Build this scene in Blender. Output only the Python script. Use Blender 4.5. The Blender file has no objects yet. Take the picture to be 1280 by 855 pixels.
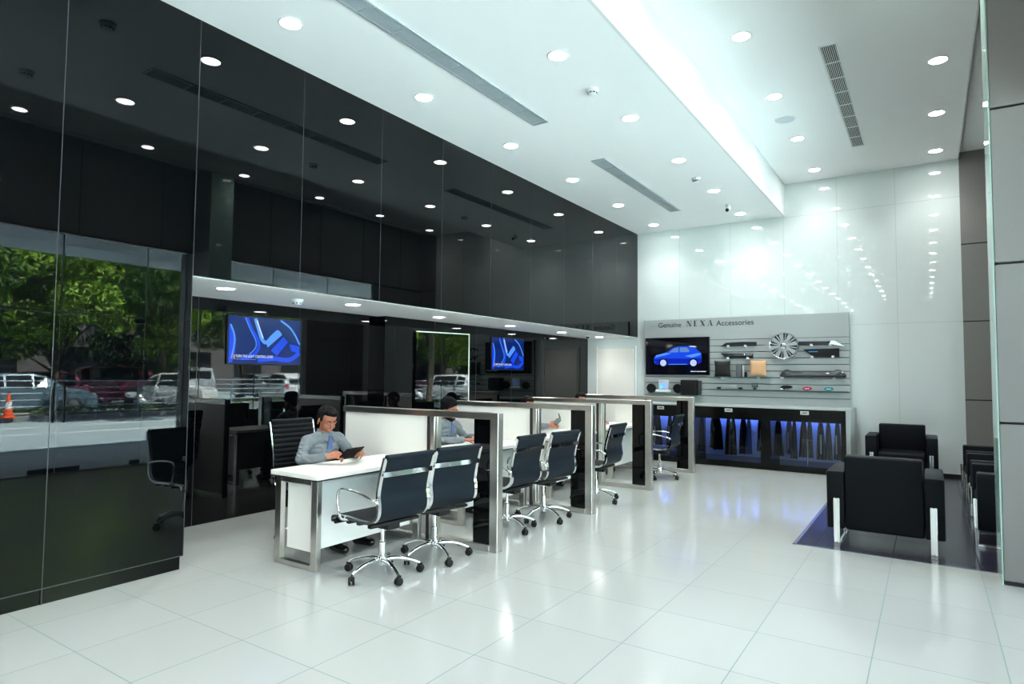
import bpy, bmesh, math, random
import numpy as np
from mathutils import Vector, Matrix, Euler
random.seed(7)
PI = math.pi
SC = bpy.context.scene
COL = SC.collection

# ------------------------------------------------------------------ camera
CAM_H = 1.524
f_px, yaw, pit, roll = 785.63, 0.5855, 0.0512, 0.0083
cyw, syw = math.cos(yaw), math.sin(yaw)
fw = Vector((-syw*math.cos(pit), cyw*math.cos(pit), math.sin(pit)))
rt = Vector((cyw, syw, 0)); up = rt.cross(fw)
rt2 = rt*math.cos(roll) + up*math.sin(roll); up2 = -rt*math.sin(roll) + up*math.cos(roll)
cam_d = bpy.data.cameras.new('camera'); cam = bpy.data.objects.new('camera', cam_d); COL.objects.link(cam)
cam_d.sensor_width = 36; cam_d.lens = f_px/1280*36; cam_d.clip_start = .05; cam_d.clip_end = 300
m = Matrix.Identity(4)
for i in range(3):
    m[i][0] = rt2[i]; m[i][1] = up2[i]; m[i][2] = -fw[i]
m[0][3], m[1][3], m[2][3] = 0, 0, CAM_H
cam.matrix_world = m
SC.camera = cam

# ------------------------------------------------------------------ world, sun, exposure
SKY_STRENGTH = 6.0
SUN_STRENGTH = 88.0
LAMP_W = 3.9
SC.view_settings.view_transform = 'Standard'
SC.view_settings.look = 'None'
SC.view_settings.gamma = 1.0
SC.view_settings.use_curve_mapping = False
SC.view_settings.exposure = 0.92
SC.cycles.use_denoising = True
SC.cycles.max_bounces = 10
SC.cycles.diffuse_bounces = 5
SC.cycles.glossy_bounces = 5
SC.cycles.transparent_max_bounces = 12
SC.cycles.caustics_reflective = False
SC.cycles.caustics_refractive = False
SC.cycles.sample_clamp_indirect = 25.0
world = bpy.data.worlds.new('sky'); SC.world = world
world.use_nodes = True
wn = world.node_tree; wn.nodes.clear()
wo = wn.nodes.new('ShaderNodeOutputWorld'); wb = wn.nodes.new('ShaderNodeBackground')
wt = wn.nodes.new('ShaderNodeTexCoord'); ws = wn.nodes.new('ShaderNodeSeparateXYZ'); wr = wn.nodes.new('ShaderNodeValToRGB')
wn.links.new(wt.outputs['Generated'], ws.inputs[0]); wn.links.new(ws.outputs['Z'], wr.inputs[0])
wr.color_ramp.elements[0].position = 0.0; wr.color_ramp.elements[0].color = (.95, .97, 1, 1)
wr.color_ramp.elements[1].position = .6; wr.color_ramp.elements[1].color = (.62, .76, 1, 1)
wn.links.new(wr.outputs[0], wb.inputs[0]); wb.inputs[1].default_value = SKY_STRENGTH
wn.links.new(wb.outputs[0], wo.inputs[0])
sd = bpy.data.lights.new('sun', 'SUN'); sd.energy = SUN_STRENGTH; sd.angle = .012; sd.color = (1, .975, .93)
sun = bpy.data.objects.new('sun', sd); COL.objects.link(sun)
sun.rotation_euler = Vector((.50, -.32, -1.15)).to_track_quat('-Z', 'Y').to_euler()   # high over the street, blocked by the canopy
sun.location = (8, -5, 20)

# ------------------------------------------------------------------ materials
MATS = {}
def mat(name, color=(.5, .5, .5), rough=.5, metal=0., ior=1.5, coat=0., emit=None, estr=0., noise=.04, nscale=30., bump=0., bscale=60., spec=.5):
    if name in MATS: return MATS[name]
    M = bpy.data.materials.new(name); M.use_nodes = True
    nt = M.node_tree; b = nt.nodes['Principled BSDF']
    b.inputs['Base Color'].default_value = (*color, 1); b.inputs['Roughness'].default_value = rough
    b.inputs['Metallic'].default_value = metal; b.inputs['IOR'].default_value = ior
    b.inputs['Specular IOR Level'].default_value = spec
    if coat: b.inputs['Coat Weight'].default_value = coat; b.inputs['Coat Roughness'].default_value = .03
    if emit: b.inputs['Emission Color'].default_value = (*emit, 1); b.inputs['Emission Strength'].default_value = estr
    tc = nt.nodes.new('ShaderNodeTexCoord')
    if noise:
        n = nt.nodes.new('ShaderNodeTexNoise'); n.inputs['Scale'].default_value = nscale; n.inputs['Detail'].default_value = 2
        nt.links.new(tc.outputs['Object'], n.inputs['Vector'])
        r = nt.nodes.new('ShaderNodeMapRange'); r.inputs['To Min'].default_value = 1-noise; r.inputs['To Max'].default_value = 1+noise
        nt.links.new(n.outputs['Fac'], r.inputs['Value'])
        mx = nt.nodes.new('ShaderNodeMix'); mx.data_type = 'RGBA'; mx.blend_type = 'MULTIPLY'; mx.inputs[0].default_value = 1
        mx.inputs[6].default_value = (*color, 1); nt.links.new(r.outputs[0], mx.inputs[7]); nt.links.new(mx.outputs[2], b.inputs['Base Color'])
    if bump:
        n = nt.nodes.new('ShaderNodeTexNoise'); n.inputs['Scale'].default_value = bscale; n.inputs['Detail'].default_value = 3
        nt.links.new(tc.outputs['Object'], n.inputs['Vector'])
        bp = nt.nodes.new('ShaderNodeBump'); bp.inputs['Strength'].default_value = bump; bp.inputs['Distance'].default_value = .01
        nt.links.new(n.outputs['Fac'], bp.inputs['Height']); nt.links.new(bp.outputs[0], b.inputs['Normal'])
    MATS[name] = M
    return M

black_glass = mat('black_glass', (.0012, .0018, .0022), .015, ior=1.36, noise=0)
seam_grey = mat('seam_grey', (.035, .042, .045), .4)
white_glass = mat('white_glass', (.75, .835, .82), .015, ior=1.6, noise=.01, nscale=1)
white_seam = mat('white_seam', (.5, .57, .55), .4)
ceil_m = mat('ceiling_paint', (.95, .965, .955), .7, noise=.008, nscale=2)
panel_grey = mat('panel_grey', (.235, .23, .22), .38, noise=.03, nscale=1.5)
joint_black = mat('joint_black', (.01, .01, .01), .6)
steel = mat('brushed_steel', (.66, .64, .60), .28, 1.0, noise=.1, nscale=14)
chrome = mat('chrome', (.82, .83, .84), .07, 1.0, noise=.02)
black_metal = mat('black_metal', (.015, .015, .016), .4)
white_lam = mat('white_laminate', (.87, .86, .80), .28, noise=.01, nscale=3)
white_gloss = mat('white_gloss', (.82, .86, .84), .12, noise=.01, nscale=3)
leather = mat('black_leather', (.0035, .005, .007), .45, spec=.12, noise=.1, nscale=40, bump=.15, bscale=220)
sling_m = mat('dark_blue_sling', (.006, .011, .017), .45, spec=.14, noise=.08, nscale=60, bump=.1, bscale=300)
plastic_black = mat('black_plastic', (.007, .007, .008), .38, spec=.3)
plastic_white = mat('white_plastic', (.8, .83, .82), .4)
dark_slot = mat('dark_slot', (.02, .022, .025), .7)
alu = mat('aluminium_slats', (.55, .58, .58), .35, .6, noise=.04)
board_m = mat('silver_board', (.43, .475, .47), .38, .1, noise=.02, nscale=2)

def glass_mat(name, tint, refl):
    M = bpy.data.materials.new(name); M.use_nodes = True; nt = M.node_tree; nt.nodes.clear()
    o = nt.nodes.new('ShaderNodeOutputMaterial'); t = nt.nodes.new('ShaderNodeBsdfTransparent'); g = nt.nodes.new('ShaderNodeBsdfGlossy')
    t.inputs[0].default_value = (*tint, 1); g.inputs['Roughness'].default_value = .01
    mx = nt.nodes.new('ShaderNodeMixShader'); fr = nt.nodes.new('ShaderNodeFresnel'); fr.inputs[0].default_value = refl
    nt.links.new(fr.outputs[0], mx.inputs[0]); nt.links.new(t.outputs[0], mx.inputs[1]); nt.links.new(g.outputs[0], mx.inputs[2])
    nt.links.new(mx.outputs[0], o.inputs[0]); return M
pane_m = glass_mat('clear_pane', (.93, .98, .96), 1.4)
smoke_pane = glass_mat('smoked_pane', (.80, .85, .88), 1.45)

def tile_mat(name, size, x0, y0, base, grout, rough, gw=.0022, tv=.03):
    M = bpy.data.materials.new(name); M.use_nodes = True; nt = M.node_tree; b = nt.nodes['Principled BSDF']
    L = nt.links.new
    tc = nt.nodes.new('ShaderNodeNewGeometry'); sp = nt.nodes.new('ShaderNodeSeparateXYZ'); L(tc.outputs['Position'], sp.inputs[0])
    def mth(op, a, b_=None):
        n = nt.nodes.new('ShaderNodeMath'); n.operation = op
        for i, v in enumerate((a, b_)):
            if v is None: continue
            if isinstance(v, (int, float)): n.inputs[i].default_value = v
            else: L(v, n.inputs[i])
        return n.outputs[0]
    us, fl = [], []
    for ax, o in (('X', x0), ('Y', y0)):
        u = mth('DIVIDE', mth('SUBTRACT', sp.outputs[ax], o), size)
        fl.append(mth('FLOOR', u))
        us.append(mth('MULTIPLY', mth('ABSOLUTE', mth('SUBTRACT', mth('FRACT', mth('ADD', u, .5)), .5)), size))
    g = mth('LESS_THAN', mth('MINIMUM', us[0], us[1]), gw)
    cb = nt.nodes.new('ShaderNodeCombineXYZ'); L(fl[0], cb.inputs[0]); L(fl[1], cb.inputs[1])
    wnz = nt.nodes.new('ShaderNodeTexWhiteNoise'); L(cb.outputs[0], wnz.inputs['Vector'])
    r = nt.nodes.new('ShaderNodeMapRange'); r.inputs['To Min'].default_value = 1-tv; r.inputs['To Max'].default_value = 1+tv; L(wnz.outputs['Value'], r.inputs['Value'])
    mu = nt.nodes.new('ShaderNodeMix'); mu.data_type = 'RGBA'; mu.blend_type = 'MULTIPLY'; mu.inputs[0].default_value = 1; mu.inputs[6].default_value = (*base, 1); L(r.outputs[0], mu.inputs[7])
    mx = nt.nodes.new('ShaderNodeMix'); mx.data_type = 'RGBA'; L(g, mx.inputs[0]); L(mu.outputs[2], mx.inputs[6]); mx.inputs[7].default_value = (*grout, 1)
    L(mx.outputs[2], b.inputs['Base Color'])
    rr = nt.nodes.new('ShaderNodeMapRange'); L(g, rr.inputs['Value']); rr.inputs['To Min'].default_value = rough; rr.inputs['To Max'].default_value = .8
    L(rr.outputs[0], b.inputs['Roughness'])
    b.inputs['IOR'].default_value = 1.5
    return M
floor_m = tile_mat('white_floor_tiles', .6, .3086, .4079, (.40, .416, .398), (.145, .22, .21), .13, .0026, .018)
dark_floor_m = tile_mat('dark_floor_tiles', .6, .3086, .4079, (.022, .02, .034), (.01, .01, .012), .2)
dark_floor_m.node_tree.nodes['Principled BSDF'].inputs['IOR'].default_value = 1.32

# ------------------------------------------------------------------ mesh helper
class MB:
    def __init__(s): s.v = []; s.f = []
    def add(s, vs, fs, M=None):
        o = len(s.v)
        for v in vs:
            v = Vector(v); s.v.append(tuple(M @ v) if M is not None else tuple(v))
        s.f += [tuple(i+o for i in f) for f in fs]
        return s
    def box(s, x0, x1, y0, y1, z0, z1, bev=0., M=None, seg=2):
        if bev <= 0:
            vs = [(x, y, z) for x in (x0, x1) for y in (y0, y1) for z in (z0, z1)]
            return s.add(vs, [(0, 1, 3, 2), (4, 6, 7, 5), (0, 4, 5, 1), (2, 3, 7, 6), (0, 2, 6, 4), (1, 5, 7, 3)], M)
        bm = bmesh.new(); bmesh.ops.create_cube(bm, size=1)
        for v in bm.verts: v.co = Vector(((x0+x1)/2+v.co.x*(x1-x0), (y0+y1)/2+v.co.y*(y1-y0), (z0+z1)/2+v.co.z*(z1-z0)))
        bmesh.ops.bevel(bm, geom=list(bm.edges), offset=bev, segments=seg, affect='EDGES', profile=.5)
        bm.verts.index_update()
        s.add([v.co.copy() for v in bm.verts], [tuple(v.index for v in f.verts) for f in bm.faces], M); bm.free(); return s
    def sweep(s, pts, prof, up=None, closed=False, M=None, cap=True, scale=None):
        """sweep a 2d profile (list of (a,b)) along pts; b is along `up`"""
        P = [Vector(p) for p in pts]; n = len(P); rings = []
        prev = None
        for i in range(n):
            if closed: t = (P[(i+1) % n]-P[i-1]).normalized()
            else: t = (P[min(i+1, n-1)]-P[max(i-1, 0)]).normalized()
            if up is not None: u = Vector(up)
            elif prev is None: u = Vector((0, 0, 1)) if abs(t.z) < .9 else Vector((1, 0, 0))
            else: u = prev
            a = t.cross(u)
            if a.length < 1e-6: a = t.orthogonal()
            a.normalize(); b = a.cross(t).normalized()
            prev = b
            k = 1 if scale is None else scale[i]
            rings.append([P[i]+a*(x*k)+b*(y*k) for x, y in prof])
        vs = [q for r in rings for q in r]; m_ = len(prof); fs = []
        for i in range(n if closed else n-1):
            j = (i+1) % n
            for k in range(m_): fs.append((i*m_+k, i*m_+(k+1) % m_, j*m_+(k+1) % m_, j*m_+k))
        if cap and not closed: fs.append(tuple(range(m_))[::-1]); fs.append(tuple((n-1)*m_+k for k in range(m_)))
        return s.add(vs, fs, M)
    def tube(s, pts, r, seg=10, closed=False, M=None, up=None):
        rr = r if isinstance(r, (list, tuple)) else None
        r0 = 1. if rr else r
        return s.sweep(pts, [(math.cos(2*PI*k/seg)*r0, math.sin(2*PI*k/seg)*r0) for k in range(seg)], up, closed, M, scale=rr)
    def strip(s, pts, w, h, up=None, M=None, closed=False):
        return s.sweep(pts, [(-w/2, -h/2), (w/2, -h/2), (w/2, h/2), (-w/2, h/2)], up, closed, M)
    def lathe(s, prof, seg=24, M=None, cap=True):
        vs = [(r*math.cos(2*PI*k/seg), r*math.sin(2*PI*k/seg), z) for r, z in prof for k in range(seg)]; fs = []
        for i in range(len(prof)-1):
            for k in range(seg): fs.append((i*seg+k, i*seg+(k+1) % seg, (i+1)*seg+(k+1) % seg, (i+1)*seg+k))
        if cap:
            if prof[0][0] > 1e-5: fs.append(tuple(range(seg))[::-1])
            if prof[-1][0] > 1e-5: fs.append(tuple((len(prof)-1)*seg+k for k in range(seg)))
        return s.add(vs, fs, M)
    def prism(s, poly, d0, d1, M=None):
        """poly in local xy, extruded along local z from d0 to d1"""
        n = len(poly); vs = [(x, y, d0) for x, y in poly]+[(x, y, d1) for x, y in poly]
        fs = [tuple(range(n))[::-1], tuple(range(n, 2*n))]+[(i, (i+1) % n, n+(i+1) % n, n+i) for i in range(n)]
        return s.add(vs, fs, M)
    def ell(s, c, r, M=None, seg=16, rings=10, R=None):
        vs = [(0, 0, -1)]; fs = []
        for i in range(1, rings):
            a = -PI/2+PI*i/rings
            for k in range(seg): vs.append((math.cos(a)*math.cos(2*PI*k/seg), math.cos(a)*math.sin(2*PI*k/seg), math.sin(a)))
        vs.append((0, 0, 1)); t = len(vs)-1
        for k in range(seg):
            fs.append((0, 1+(k+1) % seg, 1+k)); b = 1+(rings-2)*seg; fs.append((t, b+k, b+(k+1) % seg))
            for i in range(rings-2): o = 1+i*seg; fs.append((o+k, o+(k+1) % seg, o+seg+(k+1) % seg, o+seg+k))
        r = r if isinstance(r, (tuple, list)) else (r, r, r)
        out = []
        for v in vs:
            q = Vector((v[0]*r[0], v[1]*r[1], v[2]*r[2]))
            if R is not None: q = R @ q
            out.append(q+Vector(c))
        return s.add(out, fs, M)
    def cap_(s, a, ra, b, rb, M=None, seg=14):
        """tapered capsule"""
        s.ell(a, ra, M, seg, 8); s.ell(b, rb, M, seg, 8)
        a = Vector(a); b = Vector(b)
        if (b-a).length > 1e-5:
            s.sweep([a, b], [(math.cos(2*PI*k/seg), math.sin(2*PI*k/seg)) for k in range(seg)], scale=[ra, rb], M=M)
        return s
    def chain(s, pts, rs, M=None, seg=14):
        for i in range(len(pts)-1): s.cap_(pts[i], rs[i], pts[i+1], rs[i+1], M, seg)
        return s
    def mesh(s, name):
        me = bpy.data.meshes.new(name); me.from_pydata(s.v, [], s.f); me.update(); return me
    def build(s, name, material, parent=None, smooth=True, ang=40, loc=None, rot=None, fix=True):
        me = s.mesh(name)
        if fix:
            bm = bmesh.new(); bm.from_mesh(me); bmesh.ops.recalc_face_normals(bm, faces=bm.faces[:]); bm.to_mesh(me); bm.free()
        me.materials.append(material)
        if smooth:
            me.shade_smooth(); me.set_sharp_from_angle(angle=math.radians(ang))
        o = bpy.data.objects.new(name, me); COL.objects.link(o)
        if parent is not None: o.parent = parent
        if loc is not None: o.location = loc
        if rot is not None: o.rotation_euler = rot
        return o

def smooth_path(pts, n=8, closed=False):
    """Catmull-Rom"""
    P = [Vector(p) for p in pts]; out = []; N = len(P)
    for i in range(N if closed else N-1):
        if closed: a, b, c, d = P[i-1], P[i], P[(i+1) % N], P[(i+2) % N]
        else: a, b, c, d = P[max(i-1, 0)], P[i], P[i+1], P[min(i+2, N-1)]
        for k in range(n):
            t = k/n
            out.append(.5*((2*b)+(-a+c)*t+(2*a-5*b+4*c-d)*t*t+(-a+3*b-3*c+d)*t**3))
    if not closed: out.append(P[-1])
    return out
def empty(name, label, cat, loc=(0, 0, 0), rz=0, group=None):
    o = bpy.data.objects.new(name, None); COL.objects.link(o); o.empty_display_size = .1
    o.location = loc; o.rotation_euler = (0, 0, rz); return tag(o, label, cat, group)
from mathutils import noise as mnoise
def wrinkle(me, amp, f=(9, 9, 16)):
    me.update(); ns = [v.normal.copy() for v in me.vertices]
    for v, n in zip(me.vertices, ns):
        p = Vector((v.co.x*f[0], v.co.y*f[1], v.co.z*f[2])); w = mnoise.noise_vector(p*.6)
        r = 1-abs(mnoise.noise(p+w*1.3))*3.2
        v.co += n*amp*max(-.6, r)
    me.update(); return me
def tag(o, label, cat, group=None):
    o['label'] = label; o['category'] = cat
    if group: o['group'] = group
    return o
def struct(o): o['kind'] = 'structure'; return o
def copy_tree(o, parent=None):
    c = o.copy(); COL.objects.link(c); c.parent = parent
    for ch in o.children: copy_tree(ch, c)
    return c
def union(mb, voxel, iters=3):
    """fuse overlapping closed shapes into one continuous skin"""
    me = mb.mesh('tmp'); o = bpy.data.objects.new('tmp', me); COL.objects.link(o)
    r = o.modifiers.new('r', 'REMESH'); r.mode = 'VOXEL'; r.voxel_size = voxel
    if iters:
        s = o.modifiers.new('s', 'SMOOTH'); s.iterations = iters; s.factor = .5
    dg = bpy.context.evaluated_depsgraph_get(); dg.update()
    out = bpy.data.meshes.new_from_object(o.evaluated_get(dg)); bpy.data.objects.remove(o); bpy.data.meshes.remove(me)
    return out
def mesh_obj(name, me, material, parent=None):
    me.materials.clear(); me.materials.append(material); me.shade_smooth()
    o = bpy.data.objects.new(name, me); COL.objects.link(o)
    if parent is not None: o.parent = parent
    return o
ORD = ['zeroth', 'first', 'second', 'third', 'fourth', 'fifth', 'sixth', 'seventh', 'eighth', 'ninth', 'tenth', 'eleventh', 'twelfth', 'thirteenth', 'fourteenth', 'fifteenth']

# ------------------------------------------------------------------ the room
XL, XS, XR, XF = -4.84, -2.10, .455, .95        # black glass wall, ceiling step, high ceiling's edge, street facade
YB, YE = -9.0, 11.85                            # back wall, end wall
ZL, ZH, ZS = 4.36, 4.93, 2.28                   # low ceiling, high ceiling, soffit over the recess
NY0, P2X, P3X, STEP = 2.72, -6.10, -5.95, 5.95  # recess
def bx(*a, bev=0, m=None, name='wall', parent=None, st=True):
    o = MB().box(*a, bev=bev).build(name, m, parent, smooth=False)
    return struct(o) if st and parent is None else o
bx(-6.4, XF+.25, YB, 6.278, -.1, 0, m=floor_m, name='floor')
bx(-6.4, -1.055, 6.278, 12, -.1, 0, m=floor_m, name='floor')
bx(-1.055, XF+.25, 6.278, 12, -.1, 0, m=dark_floor_m, name='floor')
s_ = MB().box(-1.07, -1.04, 6.263, 12, 0, .003).box(-1.07, XF, 6.263, 6.283, 0, .003).build('trim_1', mat('inset_strip', (.35, .38, .5), .25, .7), smooth=False); struct(s_)
bx(-6.4, XS, YB, 12, ZL, ZL+.12, m=ceil_m, name='ceiling')
bx(XS, XS+.03, YB, YE, ZL, ZH, m=mat('fascia_toned_down', (.80, .83, .82), .7, noise=.008, nscale=2), name='ceiling')            # the step's upright face, ceiling paint darkened to offset strong street light
bx(XS, XR, YB, 12, ZH, ZH+.12, m=ceil_m, name='ceiling')
bx(XR, XF+.05, YB, 12, ZH+.10, ZH+.22, m=ceil_m, name='ceiling')
struct(MB().box(XR-.012, XR, YB, YE, ZH-.004, ZH+.10).build('trim_2', white_gloss, smooth=False))
# left black glass wall: lower run up to the recess, upper run over it
bx(-6.4, XL, YB, NY0, .105, ZL, m=black_glass, name='wall_left')
bx(-6.4, XL, NY0, YE, ZS, ZL, m=black_glass, name='wall_left')
bx(-6.4, XL-.012, YB, NY0-.02, 0, .1, m=black_glass, name='baseboard_left')
sm = MB()
ys = [NY0-.93-1.01*k for k in range(10, -1, -1)]
for y in ys: sm.box(XL, XL+.0015, y-.0022, y+.0022, 0.0, ZL)
for y in [NY0+1.013*k for k in range(0, 9)]: sm.box(XL, XL+.0015, y-.0022, y+.0022, ZS, ZL)
sm.box(XL, XL+.0015, YB, NY0, .100, .107)
sm.box(XL-.001, XL+.002, NY0, YE, ZS, ZS+.006); sm.box(XL-.001, XL+.002, NY0-.004, NY0, .1, ZS)
struct(sm.build('trim_3', seam_grey, smooth=False))
# recess back walls (two depths), soffit
bx(-6.4, P2X, NY0, STEP, 0, ZS, m=black_glass, name='wall_recess')
bx(-6.4, P3X, STEP, YE, 0, ZS, m=black_glass, name='wall_recess')
struct(MB().box(-6.4, XL+.0, NY0, YE, ZS-.004, ZS).build('ceiling_soffit', ceil_m, smooth=False))
sm = MB()
for y in (3.5, 4.72): sm.box(P2X, P2X+.0015, y-.0022, y+.0022, 0, ZS)
for y in (6.95, 7.95, 8.96, 9.97): sm.box(P3X, P3X+.0015, y-.0022, y+.0022, 0, ZS)
struct(sm.build('trim_4', seam_grey, smooth=False))
# end wall of white glass, a slim grey panelled part at its right end
bx(-6.4, XR, YE, YE+.2, 0, ZH+.1, m=white_glass, name='wall_end')
bx(XR, 1.2, YE, YE+.2, 0, ZH+.2, m=panel_grey, name='wall_end')
sm = MB()
for x in (-3.98, -3.02, -2.10, -1.25, -.40): sm.box(x-.003, x+.003, YE-.0015, YE, 0 if x > -1 else 2.4, ZL if x < XS else ZH)
sm.box(XS, XR, YE-.0015, YE, 4.335, 4.341); sm.box(-1.06, XR, YE-.0015, YE, 2.393, 2.399); sm.box(XL, XL+.004, YE-.0015, YE, 0, ZS)
struct(sm.build('trim_5', white_seam, smooth=False))
sm = MB()
for z in (1.19, 2.39, 3.585): sm.box(XR, XF, YE-.002, YE, z-.009, z+.009)
sm.box(-1.03, XF, YE-.012, YE, 0, .05)
struct(sm.build('baseboard_end', joint_black, smooth=False))
# white flush door at the recess end
d = struct(bx(-5.70, -4.93, YE-.012, YE, .01, 2.06, m=white_lam, name='door_1'))
MB().strip([(-5.74, YE-.01, 0), (-5.74, YE-.01, 2.10), (-4.89, YE-.01, 2.10), (-4.89, YE-.01, 0)], .035, .03, up=(0, 1, 0)).build('door_frame', white_gloss, d, smooth=False)
MB().tube([(-5.0, YE-.06, 1.0), (-5.12, YE-.06, 1.0)], .008).tube([(-5.0, YE-.06, 1.0), (-5.0, YE, 1.0)], .008).build('door_handle', chrome, d)
# wall behind the camera
bx(-6.4, 1.2, YB-.2, YB, 3.585, 5.1, m=ceil_m, name='wall_back')
# street facade: header of grey panels, glazing, columns
bx(XF, XF+.25, YB, YE, 3.585, 5.1, m=panel_grey, name='wall_right')
bx(XF, XF+.25, 10.4, YE, 0, 3.585, m=panel_grey, name='wall_right')
sm = MB()
for y in [5.42-1.22*k for k in range(11)]+[7.5, 8.7, 9.9, 11.1]: sm.box(XF-.002, XF, y-.009, y+.009, 3.585, ZH+.1)
for z in (1.19, 2.39): sm.box(XF-.002, XF, 10.4, YE, z-.009, z+.009)
sm.box(XF-.012, XF, YB, YE, 3.56, 3.585)
struct(sm.build('trim_6', joint_black, smooth=False))
def column(x0, x1, y0, y1):
    z = [0.03, 1.181, 1.199, 2.381, 2.399, 3.576, 3.594, 5.03]
    mb = MB()
    for k in range(0, 8, 2): mb.box(x0, x1, y0, y1, z[k], z[k+1], bev=.004, seg=1)
    c = struct(mb.build('column', panel_grey, smooth=False))
    MB().box(x0+.02, x1-.02, y0+.02, y1-.02, 0, 5.03).box(x0+.004, x1-.004, y0+.004, y1-.004, 0, .03).build('column_joint', joint_black, c, smooth=False)
    return c
c1 = column(.432, 1.3, 5.955, 6.35)
MB().box(.420, .429, 5.951, 6.36, .0, 5.02, bev=.002, seg=1).build('glass_cladding', mat('green_glass_edge', (.42, .62, .54), .05), c1, smooth=False)
wn_ = 0
def window(y0, y1, z0, z1):
    global wn_; wn_ += 1
    p = struct(bx(XF+.17, XF+.182, y0+.004, y1-.004, z0, z1, m=pane_m, name='window_%d' % wn_))
    MB().box(XF+.166, XF+.186, y1-.006, y1+.006, z0, z1).build('window_joint', mat('glass_joint', (.35, .5, .52), .2), p, smooth=False)
    return p
for a, b in ((-8.98, -6.5), (-6.5, -4.3), (-4.3, -2.2), (-2.2, .4), (.4, 1.62), (1.62, 2.84)): window(a, b, .02, 3.57)
bx(-6.4, 1.2, YB-.2, YB, 0, 3.585, m=ceil_m, name='wall_back')
window(2.84, 4.08, 2.42, 3.57); window(4.08, 5.30, 2.42, 3.57); window(5.30, 5.95, .02, 3.57)
window(6.35, 7.7, .02, 3.57); window(7.7, 9.05, .02, 3.57); window(9.05, 10.4, .02, 3.57)
struct(MB().box(XF+.160, XF+.190, 2.84, 5.30, 2.385, 2.41).build('trim_7', MATS['glass_joint'], smooth=False))
struct(MB().box(XF+.14, XF+.21, YB, 5.95, 0, .02).box(XF+.14, XF+.21, 6.35, 10.4, 0, .02).build('trim_8', steel, smooth=False))
for k, (a, b) in enumerate(((2.86, 4.07), (4.09, 5.29))):
    d = struct(bx(XF+.17, XF+.182, a, b, .03, 2.37, m=pane_m, name='door_%d' % (k+3)))
    e0, e1 = (b-.32, b) if k == 0 else (a, a+.32)
    MB().box(XF+.155, XF+.197, e0, e1, .022, .085, bev=.003).build('patch_fitting', plastic_black, d)
    e0, e1 = (b-.16, b-.01) if k == 1 else (a, a+.16)
    MB().box(XF+.155, XF+.197, e0, e1, .022, .085, bev=.003).box(XF+.155, XF+.197, e0, e1, 2.31, 2.37, bev=.003).build('patch_fitting', plastic_black, d)
    hy = 4.01 if k == 0 else 4.15
    MB().tube([(XF+.11, hy, .75), (XF+.11, hy, 1.35)], .014).tube([(XF+.11, hy, .85), (XF+.17, hy, .85)], .008).tube([(XF+.11, hy, 1.25), (XF+.17, hy, 1.25)], .008).build('door_handle', steel, d)
# black glass door standing ajar in the recess
dd = bpy.data.objects.new('door_2', None); COL.objects.link(dd); struct(dd); dd.location = (P3X+.03, 6.52, 0); dd.rotation_euler = (0, 0, -math.radians(16.5))
MB().box(-.008, .0, 0, .90, .02, 2.1).build('door_leaf', black_glass, dd, smooth=False)
MB().box(-.012, .003, .90, .915, .02, 2.115).box(-.012, .003, 0, .915, 2.1, 2.115).build('door_edge', white_gloss, dd, smooth=False)
# ------------------------------------------------------------------ ceiling fittings
lens_m = mat('lamp_lens', (1, 1, 1), .5, emit=(1, 1, .98), estr=42, noise=0)
ring_m = mat('lamp_ring', (.75, .8, .8), .35, noise=0)
def make_downlight(name, label, cat, x, y, z, r=.083, watts=LAMP_W, group=None):
    t = empty(name, label, cat, (x, y, z), group=group)
    MB().lathe([(r-.002, 0), (r-.001, -.006), (r+.014, -.006), (r+.018, -.001), (r+.018, 0)], 28, cap=False).build('trim_ring', ring_m, t)
    MB().lathe([(.0, -.003), (r*.97, -.003), (r*.97, -.001), (0, -.001)], 28, cap=False).build('lamp_lens', lens_m, t)
    ld = bpy.data.lights.new('downlight', 'AREA'); ld.shape = 'DISK'; ld.size = r*1.8; ld.energy = watts; ld.color = (1., 1., .96); ld.spread = math.radians(112)
    lo = bpy.data.objects.new('downlight_glow', ld); COL.objects.link(lo); lo.parent = t; lo.location = (0, 0, -.008)
    return t
rows = [(-4.27, ZL, 'row nearest the black wall'), (-2.69, ZL, 'low row beside the ceiling step'),
        (-1.50, ZH, 'high row beside the ceiling step'), (.155, ZH, 'high row nearest the facade')]
for ri, (x, z, where) in enumerate(rows):
    proto = None
    for k in range(13):
        lab = 'round downlight, %s from the end wall, in the %s' % (ORD[k+1], where)
        if proto is None: t = proto = make_downlight('downlight', lab, 'ceiling light', x, 11.24-1.62*k, z, group='round downlights in the ceiling')
        else:
            t = copy_tree(proto); t.location = (x, 11.24-1.62*k, z); t['label'] = lab
ps = None
for k, y in enumerate((11.3, 9.76, 8.12, 6.41, 4.77, 3.27)):
    lab = 'small downlight in the soffit over the recess, %s from the end wall' % ORD[k+1]
    if ps is None: t = ps = make_downlight('downlight', lab, 'ceiling light', -5.42, y, ZS-.004, .075, LAMP_W*.55, 'downlights in the soffit')
    else: t = copy_tree(ps); t['label'] = lab
    t.location = (-5.42 if y > 5 else -5.27, y, ZS-.004)
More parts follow.
